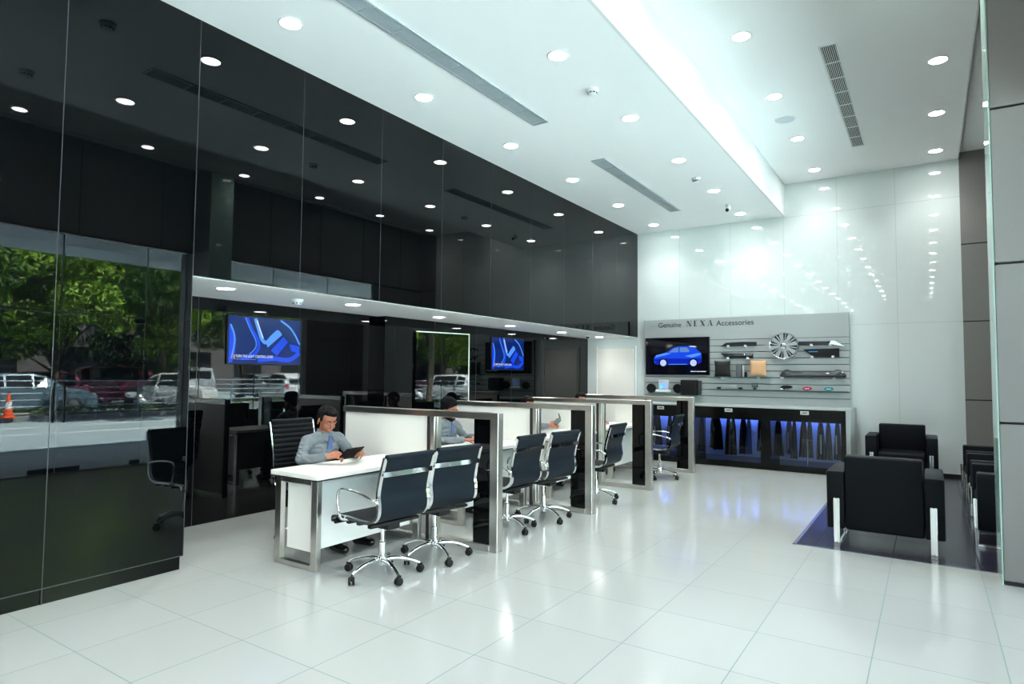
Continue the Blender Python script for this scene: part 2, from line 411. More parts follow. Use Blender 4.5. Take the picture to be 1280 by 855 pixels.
def vent(label, x0, x1, y0, y1, z, nseg, ns, slat, dark):
    t = empty('ceiling_vent', label, 'air vent', ((x0+x1)/2, (y0+y1)/2, z), group='long slot vents in the ceiling')
    w, l = (x1-x0)/2, (y1-y0)/2
    MB().box(-w, w, -l, l, -.004, -.001).build('backing', dark, t, smooth=False)
    MB().box(-w-.018, -w, -l-.018, l+.018, -.012, 0).box(w, w+.018, -l-.018, l+.018, -.012, 0).box(-w, w, -l-.018, -l, -.012, 0).box(-w, w, l, l+.018, -.012, 0).build('frame', slat if dark is not dark_slot else plastic_white, t, smooth=False)
    mb = MB()
    for i in range(ns): xx = -w+(i+.5)*2*w/ns; mb.box(xx-.0028, xx+.0028, -l, l, -.011, -.004)
    for i in range(1, nseg): yy = -l+i*2*l/nseg; mb.box(-w, w, yy-.006, yy+.006, -.0115, -.004)
    mb.build('slats', slat, t, smooth=False)
slat_g = mat('vent_slat_grey', (.42, .47, .48), .4); back_g = mat('vent_back_grey', (.16, .19, .2), .6)
vent('long grey slot vent running out of the frame at the top', -3.675, -3.515, 2.93, 5.96, ZL, 8, 9, slat_g, back_g)
vent('grey slot vent in the low ceiling, the farther one near the white end wall', -3.655, -3.50, 7.42, 10.44, ZL, 8, 9, slat_g, back_g)
vent('dark slot vent with white slats in the high ceiling', -.868, -.725, 7.02, 10.38, ZH, 8, 8, plastic_white, dark_slot)
vent('grey slot vent behind the viewer, outside the frame', -3.655, -3.50, -1.5, 1.5, ZL, 8, 9, slat_g, back_g)
def detector(label, x, y, z):
    t = empty('smoke_detector', label, 'smoke detector', (x, y, z), group='smoke detectors on the ceilings')
    MB().lathe([(.062, 0), (.062, -.012), (.055, -.018), (.046, -.03)], 24).build('base', plastic_white, t)
    MB().lathe([(.046, -.03), (.044, -.05), (.030, -.058), (0, -.060)], 24, cap=False).build('cap', plastic_white, t)
    mb = MB()
    for k in range(8): mb.box(.042, .0475, -.011, .011, -.046, -.034, M=Matrix.Rotation(k*PI/4, 4, 'Z'))
    mb.build('slots', dark_slot, t)
detector('white smoke detector on the low ceiling, the nearer one above the desks', -2.73, 5.53, ZL)
detector('white smoke detector on the low ceiling, the farther one near the end wall', -2.73, 8.88, ZL)
detector('white smoke detector on the white soffit over the seated man with the tablet', -5.42, 4.16, ZS-.004)
detector('smoke detector seen reflected at the top left of the black glass wall', -2.60, 2.3, ZL)
detector('smoke detector nearest the black glass wall, seen reflected at its top', -4.14, 2.33, ZL)
t = empty('security_camera', 'small white security camera on the low ceiling near the end wall', 'security camera', (-2.72, 10.55, ZL))
MB().lathe([(.04, 0), (.04, -.015), (.02, -.03), (.012, -.05)], 20).build('mount', plastic_white, t)
Mx = Matrix.Translation((0, 0, -.075)) @ Matrix.Rotation(math.radians(115), 4, 'X')
MB().lathe([(.034, -.06), (.036, -.05), (.036, .05), (.034, .055)], 20, M=Mx).build('housing', plastic_white, t)
MB().lathe([(0, .056), (.028, .056), (.028, .058), (0, .058)], 20, M=Mx, cap=False).build('lens', plastic_black, t)
t = empty('ceiling_speaker', 'flat round white speaker grille in the high ceiling', 'speaker', (-1.52, 8.79, ZH))
MB().lathe([(.125, 0), (.125, -.006), (.115, -.009)], 32, cap=False).build('rim', plastic_white, t)
MB().lathe([(.115, -.006), (0, -.010)], 32, cap=False).build('grille', mat('speaker_grille', (.62, .68, .72), .6), t)
t = empty('dome_camera', 'tiny white dome camera on the soffit near the white door', 'security camera', (-5.5, 10.95, ZS-.004))
MB().lathe([(.05, 0), (.05, -.015), (.045, -.02)], 20).build('base', plastic_white, t); MB().ell((0, 0, -.02), (.036, .036, .03)).build('dome', plastic_black, t)

# ------------------------------------------------------------------ desks and partitions
def make_desk():
    t = empty('desk', '', 'desk', (0, 0, 0), group='white desks between the partitions')
    # local: x -.27 (staff side) .. .27 (visitor side), y 0 (near) .. 1.25
    MB().box(-.285, .285, 0, 1.26, .700, .737, bev=.003, seg=1).build('desk_top', white_lam, t)
    MB().box(-.265, .265, .01, 1.25, .688, .700).build('top_rail', black_metal, t, smooth=False)
    for y in (.03, 1.18):
        mb = MB(); w = .07; h = .045
        mb.box(-.255, -.255+w, y, y+h, 0, .688, bev=.002, seg=1); mb.box(.255-w, .255, y, y+h, 0, .688, bev=.002, seg=1)
        mb.box(-.255+w, .255-w, y, y+h, 0, .04, bev=.002, seg=1); mb.box(-.255+w, .255-w, y, y+h, .65, .688, bev=.002, seg=1)
        mb.build('leg', steel, t, smooth=False)
    MB().box(.14, .165, .08, 1.17, .14, .688, bev=.002, seg=1).build('modesty_panel', white_gloss, t, smooth=False)
    MB().box(-.17, .165, .085, .105, .12, .688, bev=.002, seg=1).build('end_panel', white_lam, t, smooth=False)
    return t
PY = [4.51, 6.32, 8.08, 9.89]
who = ['where the man with the tablet sits', 'where the man in the black turban sits', 'where the man holding a grey gadget sits', 'of the farthest seated man']
desk0 = None
for k, py in enumerate(PY):
    if desk0 is None: t = desk0 = make_desk()
    else: t = copy_tree(desk0)
    t.location = (-4.18, py-.035-1.265, 0); t['label'] = 'white desk with steel loop legs %s' % who[k]
def make_partition():
    t = empty('partition_screen', '', 'partition', (0, 0, 0), group='steel framed partitions between the desks')
    y0, y1 = -.04, .04; H = 1.185
    # frame: local x from -5.05 .. -3.10
    MB().box(-5.05, -3.10, y0, y1, H-.058, H, bev=.003, seg=1).box(-3.185, -3.10, y0, y1, .0, H-.058, bev=.003, seg=1).box(-3.86, -3.185, y0, y1, 0, .05, bev=.003, seg=1).build('frame', steel, t, smooth=False)
    MB().box(-3.905, -3.868, y0-.002, y1-.01, 0, H-.058, bev=.003, seg=1).build('post', black_metal, t, smooth=False)
    MB().box(-3.866, -3.815, y0, y1, .05, H-.058, bev=.003, seg=1).box(-3.81, -3.795, y0+.02, y1, .05, H-.058, bev=.002, seg=1).build('post', steel, t, smooth=False)
    MB().box(-5.03, -3.906, -.02, .02, .04, H-.058).build('white_panel', white_lam, t, smooth=False)
    MB().box(-5.05, -5.03, -.03, .03, .0, H-.058).build('end_post', black_metal, t, smooth=False)
    MB().box(-3.378, -3.186, -.012, .012, .05, H-.058).build('glass_panel', black_glass, t, smooth=False)
    return t
pw = ['beside the man with the tablet, nearest the viewer', 'second from the viewer, behind the man in the turban', 'third from the viewer, behind the man with the gadget', 'farthest, in front of the display cabinet']
part0 = None
for k, py in enumerate(PY):
    if part0 is None: t = part0 = make_partition()
    else: t = copy_tree(part0)
    t.location = (0, py, 0); t['label'] = 'steel framed partition, %s' % pw[k]

# ------------------------------------------------------------------ office chairs
def make_chair(high, name, group):
    """faces +x"""
    t = empty(name, '', 'chair', (0, 0, 0), group=group)
    if high: key = [(.27, .415), (.265, .452), (.12, .455), (-.10, .445), (-.19, .462), (-.245, .53), (-.262, .64), (-.275, .78), (-.305, .93), (-.335, 1.06)]
    else: key = [(.285, .40), (.28, .44), (.15, .452), (-.06, .445), (-.165, .455), (-.225, .505), (-.235, .575), (-.225, .66), (-.25, .78), (-.295, .925)]
    path = smooth_path([(x, 0, z) for x, z in key], 10 if high else 6)
    W = .225
    n = len(path); prof = []
    seat_n = int(n*.47)
    def sling(idx, name_, m_):
        mb = MB(); P = path[idx[0]:idx[1]]
        rings = []
        for i, p in enumerate(P):
            tt = (P[min(i+1, len(P)-1)]-P[max(i-1, 0)]).normalized(); nn = Vector((-tt.z, 0, tt.x))
            th = .008 + (.009*abs(math.sin(i*PI/3)) if high else .002)
            sag = .0
            rings.append([p+Vector((0, -W, 0))-nn*th, p+Vector((0, W, 0))-nn*th, p+Vector((0, W, 0))+nn*th, p+Vector((0, -W, 0))+nn*th])
        vs = [q for r in rings for q in r]; fs = []
        for i in range(len(P)-1):
            for k in range(4): fs.append((i*4+k, i*4+(k+1) % 4, i*4+4+(k+1) % 4, i*4+4+k))
        fs += [(0, 3, 2, 1), tuple((len(P)-1)*4+k for k in range(4))]
        mb.add(vs, fs)
        e = P[-1] if idx[1] >= n else P[0]
        mb.tube([e+Vector((0, -W, 0)), e+Vector((0, W, 0))], .021, 10)
        return mb.build(name_, m_, t, ang=50)
    sling((0, seat_n+1), 'seat', leather); sling((seat_n, n), 'backrest', sling_m if not high else leather)
    for sy in (-1, 1):
        mb = MB(); y = sy*(W+.012)
        q_ = .55 if high else 1.
        mb.sweep([Vector((p.x, y, p.z)) for p in path], [(-.0105*q_, -.014*q_), (.0105*q_, -.014*q_), (.0105*q_, .014*q_), (-.0105*q_, .014*q_)], up=(0, 1, 0))
        mb.build('side_rail', chrome, t, ang=60)
        ya = sy*(W+.045)
        ap = smooth_path([(-.235, sy*(W+.02), .60 if not high else .63), (-.20, ya, .625), (-.05, ya, .655), (.12, ya, .665), (.185, ya, .645), (.20, ya, .59), (.185, ya, .50), (.15, ya, .445), (.10, sy*(W+.015), .44)], 5)
        MB().tube(ap, .0095, 10).build('armrest', chrome, t)
    # cross braces
    br = MB()
    zc = .80 if not high else .9
    pb = min(path[seat_n:], key=lambda p: abs(p.z-zc)); px = pb.x-.022
    br.sweep([(px, -W-.01, pb.z), (px-.006, -W*.5, pb.z), (px-.006, W*.5, pb.z), (px, W+.01, pb.z)], [(-.018, -.005), (.018, -.005), (.018, .005), (-.018, .005)], up=(1, 0, 0))
    br.build('back_brace', chrome, t)
    MB().box(-.13, .12, -.06, .06, .36, .41, bev=.01).box(-.02, .02, -.235, .235, .41, .435, bev=.006).box(.10, .14, -.235, .235, .405, .43, bev=.006).box(-.15, -.11, -.235, .235, .405, .43, bev=.006).tube([(.02, -.05, .385), (.06, -.24, .375)], .006).tube([(.06, -.24, .375), (.075, -.28, .37)], .012).build('mechanism', plastic_black, t)
    MB().lathe([(.026, .09), (.026, .25), (.021, .255), (.021, .26)], 18).lathe([(.014, .26), (.014, .37)], 14).build('gas_column', chrome, t)
    MB().lathe([(.036, .075), (.04, .085), (.038, .125), (.028, .145)], 20).build('hub', chrome, t)
    for k in range(5):
        a = 2*PI*k/5+.35; R = Matrix.Rotation(a, 4, 'Z')
        leg = MB().tube(smooth_path([(.02, 0, .115), (.10, 0, .122), (.20, 0, .105), (.285, 0, .07)], 4), [.020]*4+[.017]*4+[.014]*4+[.012], 10, M=R).build('leg', chrome, t)
        cm = MB(); C_ = R @ Matrix.Translation((.29, 0, .029)) @ Matrix.Rotation(.9*k, 4, 'Z')
        for s_ in (-1, 1): cm.lathe([(.004, s_*.004), (.026, s_*.005), (.029, s_*.010), (.029, s_*.018), (.024, s_*.023), (.004, s_*.024)], 16, M=C_ @ Matrix.Rotation(PI/2, 4, 'X'))
        cm.box(-.018, .022, -.005, .005, .0, .04, bev=.003, M=C_)
        cm.build('caster', plastic_black, leg)
    return t
vc = make_chair(False, 'visitor_chair', 'black and chrome visitor chairs in front of the desks')
spots = [(-3.48, 3.495, 175, 'nearest the viewer at the tablet man\'s desk'),
         (-3.46, 4.075, 170, 'close to the nearest partition, right of the frontmost chair'),
         (-3.50, 5.21, 177, 'left one of the pair in front of the turbaned man'),
         (-3.43, 5.80, 172, 'right one of the pair in front of the turbaned man'),
         (-3.40, 7.0, 181, 'alone between the second and third partitions'),
         (-3.38, 9.12, 183, 'farthest one, half hidden behind the third and fourth partitions')]
for i, (x, y, a, w) in enumerate(spots):
    t = vc if i == 0 else copy_tree(vc)
    t.location = (x, y, 0); t.rotation_euler = (0, 0, math.radians(a)); t['label'] = 'black chrome swivel chair, ' + w
hc = make_chair(True, 'high_back_chair', 'black ribbed high back chairs of the staff')
hs = [(-4.80, 3.90, -2, 'behind the man with the tablet'), (-4.87, 5.72, 2, 'behind the turbaned man'), (-4.87, 7.55, -3, 'behind the man with the grey gadget'), (-4.87, 9.2, 3, 'behind the farthest seated man')]
for i, (x, y, a, w) in enumerate(hs):
    t = hc if i == 0 else copy_tree(hc)
    t.location = (x, y, 0); t.rotation_euler = (0, 0, math.radians(a)); t['label'] = 'black ribbed high back office chair ' + w

# ------------------------------------------------------------------ armchairs
def make_armchair():
    """faces +y, back face at y=0, width .89"""
    t = empty('armchair', '', 'armchair', (0, 0, 0), group='black leather armchairs with chrome legs')
    MB().box(-.30, .30, 0, .15, .155, .815, bev=.022, seg=3).build('backrest', leather, t)
    MB().box(-.30, .30, .155, .70, .155, .31, bev=.015).build('seat_base', leather, t)
    MB().box(-.298, .298, .155, .73, .312, .44, bev=.035, seg=3).build('seat_cushion', leather, t)
    for s_ in (-1, 1):
        a, b = sorted((s_*.303, s_*.447))
        arm = MB().box(a, b, .0, .74, .155, .67, bev=.016, seg=2).build('armrest', leather, t)
        xc = s_*.365
        MB().strip([(xc, -.006, .43), (xc, -.006, .006), (xc, .746, .006), (xc, .746, .43)], .05, .012, up=(1, 0, 0)).box(xc-.025, xc+.025, -.012, 0.0, .0, .43, bev=.002, seg=1).box(xc-.025, xc+.025, .74, .752, .0, .43, bev=.002, seg=1).box(xc-.025, xc+.025, -.01, .75, 0, .012).build('leg', chrome, t, smooth=False)
    return t
ac = make_armchair()
sp = [(-.357, 6.43, 0, 'with its back to the viewer at the dark floor corner'),
      (-.36, 11.38, PI, 'facing the viewer against the white end wall'),
      (1.05-.02, 7.52, PI/2, 'nearest in the facade row, partly hidden by the column'),
      (1.05-.02, 8.53, PI/2, 'middle one in the row along the street facade'),
      (1.05-.02, 9.54, PI/2, 'farthest in the row along the street facade')]
for i, (x, y, a, w) in enumerate(sp):
    t = ac if i == 0 else copy_tree(ac)
    if i >= 2: x = 1.08
    t.location = (x, y, 0.0); t.rotation_euler = (0, 0, a); t['label'] = 'black leather armchair ' + w
# ------------------------------------------------------------------ accessories board
FY = 11.76                                     # front face of the slat board
t = board = empty('display_board', 'silver slatted accessories board with lettering on the white end wall', 'display board', (-2.885, 11.85, 0))
def L(x): return x+2.885
def Yb(y): return y-11.85
MB().box(L(-4.665), L(-1.095), Yb(11.79), -.003, 1.03, 2.60).build('backing', mat('board_groove', (.10, .12, .12), .5), t, smooth=False)
mb = MB(); gz = [1.155+.1152*k for k in range(10)]
mb.box(L(-4.67), L(-1.09), Yb(FY), Yb(11.79), gz[-1]+.006, 2.60)
for k in range(9): mb.box(L(-4.67), L(-1.09), Yb(FY), Yb(11.79), gz[k]+.006, gz[k+1]-.006, bev=.003, seg=1)
mb.box(L(-4.67), L(-1.09), Yb(FY), Yb(11.79), 1.02, gz[0]-.006)
mb.build('slats', board_m, t, smooth=False)
ink = mat('board_lettering', (.035, .05, .055), .5, noise=0)
def text(s, x0, x1, z, h, y, material, parent, name='lettering', rot=(PI/2, 0, 0), ext=.002, bold=0.):
    c = bpy.data.curves.new(name, 'FONT'); c.body = s; c.size = h*1.38; c.extrude = ext; c.offset = bold
    o = bpy.data.objects.new(name, c); COL.objects.link(o)
    bpy.context.view_layer.update()
    me = bpy.data.meshes.new_from_object(o.evaluated_get(bpy.context.evaluated_depsgraph_get())); bpy.data.objects.remove(o)
    xs = [v.co.x for v in me.vertices]; k = (x1-x0)/(max(xs)-min(xs)); mn = min(xs)
    for v in me.vertices: v.co.x = (v.co.x-mn)*k
    me.materials.append(material)
    o = bpy.data.objects.new(name, me); COL.objects.link(o); o.location = (x0, y, z); o.rotation_euler = rot; o.parent = parent
    return o
text('Genuine', L(-4.375), L(-3.925), 2.452, .098, Yb(FY), ink, board, bold=.0016)
text('Accessories', L(-3.265), L(-2.60), 2.452, .098, Yb(FY), ink, board, bold=.0016)
# spaced serif capitals N E X and a barless A
def serif(x, z, h, ch):
    mb = MB(); M = Matrix.Translation((x, Yb(FY)+.001, z)) @ Matrix.Rotation(PI/2, 4, 'X')
    def q(*p): mb.prism(list(p), 0, .003, M=M)
    def bar(x0, x1, y0, y1): q((x0, y0), (x1, y0), (x1, y1), (x0, y1))
    th, tn = h*.27, h*.075
    if ch == 'N':
        bar(0.02*h, .02*h+tn, 0, h); bar(.72*h, .72*h+tn, 0, h); q((0, h), (th*1.15, h), (.78*h, 0), (.78*h-th*.9, 0)); bar(-.06*h, .14*h, 0, tn); bar(.62*h, .88*h, h-tn, h)
    if ch == 'E':
        bar(.05*h, .05*h+th, 0, h); bar(-.02*h, .6*h, 0, tn); bar(-.02*h, .6*h, h-tn, h); bar(.05*h, .48*h, .5*h-tn/2, .5*h+tn/2); q((.6*h, 0), (.6*h, .22*h), (.5*h, tn)); q((.6*h, h), (.5*h, h-tn), (.6*h, .8*h))
    if ch == 'X':
        q((0, h), (th*1.1, h), (.82*h, 0), (.82*h-th*1.1, 0)); q((.03*h, 0), (.03*h+tn, 0), (.78*h, h), (.78*h-tn, h)); bar(-.05*h, .18*h, 0, tn); bar(.64*h, .86*h, h-tn, h); bar(-.05*h, .3*h, h-tn, h); bar(.56*h, .88*h, 0, tn)
    if ch == 'A':
        q((.4*h, h), (.4*h+th*.6, h), (.86*h, 0), (.86*h-th*1.1, 0)); q((.05*h, 0), (.05*h+tn, 0), (.46*h, h*.96), (.42*h, h)); bar(-.04*h, .2*h, 0, tn); bar(.58*h, .92*h, 0, tn)
    mb.build('lettering', ink, board, smooth=False)
for ch, x in zip('NEXA', (-3.815, -3.685, -3.56, -3.425)): serif(L(x), 2.455, .108, ch)

# things on the board
def at_board(name, label, cat, x, z, group=None): return empty(name, label, cat, (x, FY, z), group=group)
clip_m = mat('white_clip', (.85, .88, .88), .3, noise=0)
def clips(t, xs, z):
    for x in xs: MB().box(x-.022, x+.022, -.055, -.002, z-.028, z+.012, bev=.004, seg=1).build('bracket', clip_m, t)
gun = mat('gunmetal_paint', (.03, .036, .044), .25, .3)
def flat_part(name, label, cat, poly, depth=.04, m_=gun, cx=0, cz=0, clipx=(), clipz=0, bev=.006, group=None):
    t = at_board(name, label, cat, cx, cz, group)
    bm = bmesh.new(); vs = [bm.verts.new((x-cx, -.012, z-cz)) for x, z in poly]; f = bm.faces.new(vs)
    r = bmesh.ops.extrude_face_region(bm, geom=[f]); bmesh.ops.translate(bm, verts=[g for g in r['geom'] if isinstance(g, bmesh.types.BMVert)], vec=(0, -depth, 0))
    bmesh.ops.bevel(bm, geom=[e for e in bm.edges if all(v.co.y < -.02 for v in e.verts)], offset=bev, segments=2, affect='EDGES')
    bmesh.ops.recalc_face_normals(bm, faces=bm.faces[:]); me = bpy.data.meshes.new('body'); bm.to_mesh(me); bm.free(); me.materials.append(m_)
    me.shade_smooth(); me.set_sharp_from_angle(angle=.6)
    o = bpy.data.objects.new('body', me); COL.objects.link(o); o.parent = t
    clips(t, [x-cx for x in clipx], clipz-cz); return t
flat_part('body_moulding', 'dark blue-grey car moulding, top left on the accessories board', 'car part', [(-3.185, 2.062), (-2.55, 2.066), (-2.55, 2.135), (-2.80, 2.142), (-3.08, 2.128)], cx=-2.87, cz=2.1, clipx=(-3.04, -2.74), clipz=2.075)
t = flat_part('body_moulding', 'black car moulding with a chrome streak, under the top left one', 'car part', [(-3.08, 1.850), (-2.61, 1.846), (-2.61, 1.92), (-3.18, 1.942)], cx=-2.87, cz=1.9, clipx=(-3.05, -2.70), clipz=1.855)
MB().box(-.16, .25, -.058, -.050, -.008, .016, bev=.003, seg=1).build('chrome_streak', chrome, t)
t = flat_part('rear_spoiler', 'long grey car spoiler with a pointed chrome end, right of the alloy wheel', 'car part', [(-1.88, 2.062), (-1.30, 2.055), (-1.13, 2.022), (-1.30, 2.135), (-1.40, 2.122), (-1.88, 2.128)], cx=-1.5, cz=2.08, clipx=(-1.66, -1.37), clipz=2.07)
MB().prism([(.12, -.005), (.36, -.055), (.2, .052), (.14, .05)], .053, .058, M=Matrix.Rotation(PI/2, 4, 'X')).build('pointed_tip', chrome, t, smooth=False)
t = flat_part('door_visor', 'black car visor with a blue printed stripe, below the long spoiler', 'car part', [(-1.64, 1.862), (-1.235, 1.853), (-1.235, 2.0), (-1.79, 1.992)], m_=plastic_black, cx=-1.5, cz=1.93, clipx=(-1.65, -1.33), clipz=1.868)
MB().box(-.2, -.06, -.056, -.051, .012, .026).build('blue_print', mat('blue_print', (.08, .3, .8), .4), t, smooth=False)
t = at_board('rear_diffuser', 'wide glossy grey bumper skirt on the lower right of the board', 'car part', -1.65, 1.57)
mb = MB(); pth = []
for k in range(25):
    u = -1+2*k/24; x = u*.51; zt = .03+.035*math.exp(-((abs(u)-.78)/.12)**2)-.05*max(0, abs(u)-.88)/.12; pth.append((x, zt))
rows_ = []
for k, (x, zt) in enumerate(pth):
    e = max(0, abs(x)-.43)/.08
    rows_.append([(x, -.015, -.055), (x, -.09+.05*e, -.055), (x, -.12+.06*e, -.02), (x, -.11+.06*e, zt-.02), (x, -.07+.04*e, zt+.012), (x, -.015, zt)])
vs = [q for r in rows_ for q in r]; fs = [(0, 1, 2, 3, 4, 5), tuple(24*6+k for k in range(6))]
for i in range(24):
    for k in range(6): fs.append((i*6+k, i*6+(k+1) % 6, i*6+6+(k+1) % 6, i*6+6+k))
mb.add(vs, fs).build('skirt', mat('grey_gloss_paint', (.10, .105, .11), .15, .5), t, ang=50)
MB().ell((.24, -.105, .012), (.028, .008, .01)).ell((.46, -.07, .03), (.014, .012, .02)).build('reflector', chrome, t)
clips(t, (-.48, .33), -.055)
# alloy wheel
t = at_board('alloy_wheel', 'silver multi spoke alloy wheel on the accessories board', 'wheel', -2.08, 2.055)
RW = Matrix.Rotation(PI/2, 4, 'X')
al = mat('alloy_silver', (.55, .58, .60), .25, .85)
MB().lathe([(.20, .02), (.232, .02), (.236, .05), (.236, .16), (.228, .172), (.218, .165), (.205, .13), (.2, .03)], 48, M=RW).build('rim', al, t)
MB().lathe([(0, .05), (.2, .05), (.2, .055), (0, .06)], 40, M=RW, cap=False).build('barrel', mat('wheel_inside', (.03, .035, .06), .4), t)
mb = MB()
for k in range(8):
    A = Matrix.Rotation(2*PI*k/8+.2, 4, 'Z'); mb.prism([(.03, -.016), (.03, .016), (.215, .040), (.215, -.040)], .12, .15, M=RW @ A)
    A = Matrix.Rotation(2*PI*(k+.5)/8+.2, 4, 'Z'); mb.prism([(.03, -.010), (.03, .008), (.215, .009), (.215, -.009)], .115, .14, M=RW @ A)
mb.build('spokes', al, t, smooth=False)
MB().lathe([(0, .168), (.028, .168), (.034, .155), (.05, .15), (.055, .12)], 24, M=RW).build('hub_cap', chrome, t)
# cushions
def cushion(label, x, z, w, m_, h=None):
    t = at_board('cushion', label, 'cushion', x, z)
    h = h or w; n = 12; vs = []; fs = []
    for s_ in (-1, 1):
        for i in range(n+1):
            for j in range(n+1):
                u, v = -1+2*i/n, -1+2*j/n
                th = .05*((1-u*u)*(1-v*v))**.4
                pin = 1-.10*(1-abs(v)**2)*abs(u)**2*0-.0
                X = u*(w/2)*(1-.09*(1-v*v)*abs(u)); Z = v*(h/2)*(1-.09*(1-u*u)*abs(v))
                vs.append((X, -.065+s_*th, Z))
    N = (n+1)**2
    for s_ in (0, 1):
        for i in range(n):
            for j in range(n): a = s_*N+i*(n+1)+j; fs.append((a, a+1, a+n+2, a+n+1))
    MB().add(vs, fs).build('cover', m_, t, ang=80); return t
t = cushion('square black cushion on the accessories board below the mouldings', -3.14, 1.655, .295, mat('black_cloth', (.008, .009, .009), .8, bump=.2)); clips(t, (-.02,), -.155)
t = cushion('tan orange square cushion on the accessories board', -2.52, 1.665, .29, mat('tan_cloth', (.72, .42, .22), .85, bump=.3)); clips(t, (0.,), -.158)
# shelf carrying the small goods
def shelf(label, x0, x1, z):
    t = at_board('glass_shelf', label, 'shelf', (x0+x1)/2, z, 'narrow clear shelves on the board'); w = (x1-x0)/2
    MB().box(-w, w, -.12, -.001, -.006, 0).build('pane', mat('shelf_edge', (.10, .22, .2), .1), t, smooth=False)
shelf('narrow shelf under the two cushions', -3.38, -2.30, 1.506); shelf('narrow shelf under the small screen and the ovals', -3.37, -1.12, 1.288); shelf('narrow shelf under the little stereo and the subwoofer', -4.62, -3.50, 1.162)
t = at_board('armrest_console', 'small grey upright console between the two cushions', 'car part', -2.83, 1.508)
MB().box(-.07, .03, -.10, -.03, 0, .235, bev=.02).build('body', mat('grey_plastic', (.10, .11, .12), .5), t); MB().box(.035, .075, -.09, -.03, 0, .21, bev=.015).build('side_panel', alu, t); MB().box(.08, .12, -.09, -.04, 0, .09, bev=.01).build('foot', plastic_black, t)
t = at_board('licence_plate_frame', 'pale plate standing between two small black clips', 'car part', -3.02, 1.29)
MB().box(-.12, .12, -.06, -.05, .02, .075, bev=.002).build('plate', mat('plate_grey', (.42, .47, .48), .5), t)
for x in (-.19, .19): MB().box(x-.035, x+.035, -.08, -.03, 0, .03, bev=.01).build('clip', plastic_black, t)
t = at_board('screen_stand', 'small square screen on a stand in the middle of the board', 'screen', -2.58, 1.29)
MB().box(-.05, .05, -.07, -.05, .035, .11, bev=.003).build('screen', plastic_black, t); MB().box(-.03, .03, -.08, -.04, 0, .02).box(-.01, .01, -.065, -.055, .015, .04).build('stand', plastic_black, t)
MB().box(-.042, .042, -.072, -.0702, .045, .1).build('display', mat('dim_display', (.12, .14, .16), .2), t, smooth=False)
t = at_board('wing_mirror_cover', 'black rounded mirror cover on the lower shelf', 'car part', -2.06, 1.29)
MB().ell((.01, -.07, .055), (.095, .045, .03)).ell((-.06, -.07, .03), (.045, .03, .026)).build('cover', plastic_black, t); MB().ell((-.07, -.085, .02), (.03, .02, .016)).build('base', clip_m, t)
for nm, x, c in (('red', -1.73, (.6, .01, .08)), ('teal', -1.40, (.01, .35, .38))):
    t = at_board('oval_badge', 'small %s oval badge on the lower shelf of the board' % nm, 'badge', x, 1.29)
    Rb = Matrix.Translation((0, -.07, .03)) @ Matrix.Diagonal((1.35, 1, .55, 1)) @ RW
    MB().lathe([(0, .008), (.05, .008), (.055, 0), (.05, -.006), (0, -.006)], 28, M=Rb, cap=False).build('disc', mat(nm+'_enamel', c, .25), t)
    MB().box(-.035, .035, -.082, -.079, .024, .036).build('mark', clip_m, t, smooth=False)
# stereo, speakers, subwoofer
def round_speaker(label, x):
    t = at_board('car_speaker', label, 'speaker', x, 1.28, 'round car speakers beside the stereo')
    MB().lathe([(.086, .02), (.09, .05), (.082, .075), (.074, .075)], 32, M=RW).build('rim', plastic_black, t)
    MB().lathe([(.074, .07), (.025, .045), (.0, .045)], 32, M=RW, cap=False).build('cone', mat('speaker_cone', (.02, .02, .022), .6), t)
    MB().lathe([(0, .066), (.014, .062), (.018, .045)], 16, M=RW).build('dome', alu, t)
round_speaker('round black car speaker left of the small stereo under the screen', -4.51, ); round_speaker('round black car speaker between the small stereo and the subwoofer', -3.985)
t = at_board('car_stereo', 'silver car stereo with a lit display under the wall screen', 'stereo', -4.26, 1.162)
MB().box(-.10, .10, -.06, -.03, .10, .275, bev=.006).build('fascia', mat('silver_plastic', (.62, .66, .68), .3, .3), t)
MB().box(-.14, .14, -.12, -.03, .045, .09, bev=.01).build('tray', clip_m, t)
MB().box(-.075, .075, -.064, -.06, .115, .215).build('display', mat('stereo_display', (.05, .05, .15), .2, emit=(.15, .3, 1.), estr=1.0), t, smooth=False)
MB().box(-.065, -.02, -.067, -.064, .12, .16).build('green_key', mat('green_key', (.05, .5, .1), .3, emit=(.1, 1, .2), estr=.7), t, smooth=False)
t = at_board('subwoofer', 'black subwoofer box right of the small stereo', 'speaker', -3.71, 1.162)
MB().box(-.185, .12, -.16, -.005, 0, .285, bev=.018, seg=3).build('cabinet', plastic_black, t); MB().box(.125, .18, -.13, -.005, .01, .275, bev=.02, seg=3).build('side_cheek', mat('dark_grey_plastic', (.03, .032, .036), .3), t)

# ------------------------------------------------------------------ television screens
def tv(label, c, w, h, rz, depth=.04, group=None):
    t = empty('television', label, 'television', c, rz, group)
    MB().box(-w/2, w/2, -depth, 0, -h/2, h/2, bev=.004, seg=1).build('casing', plastic_black, t)
    return t
scr = mat('screen_black', (.004, .004, .008), .06, noise=0)
def glow(name, c, e): return mat(name, tuple(x*.08 for x in c), .1, spec=.2, emit=c, estr=e*.5, noise=0)
bl1, bl2, bl3, bl4 = glow('screen_deep_blue', (.004, .02, .16), 1.), glow('screen_blue', (.01, .07, .8), 1.), glow('screen_bright_blue', (.10, .32, 1.), 1.), glow('screen_white', (.8, .9, 1.), 1.)
def flat(poly, y, name, m_, parent):
    """thin lit figure on a screen, poly in (x, z)"""
    MB().prism(poly, 0, .0006, M=Matrix.Translation((0, y, 0)) @ Matrix.Rotation(PI/2, 4, 'X')).build(name, m_, parent, smooth=False)
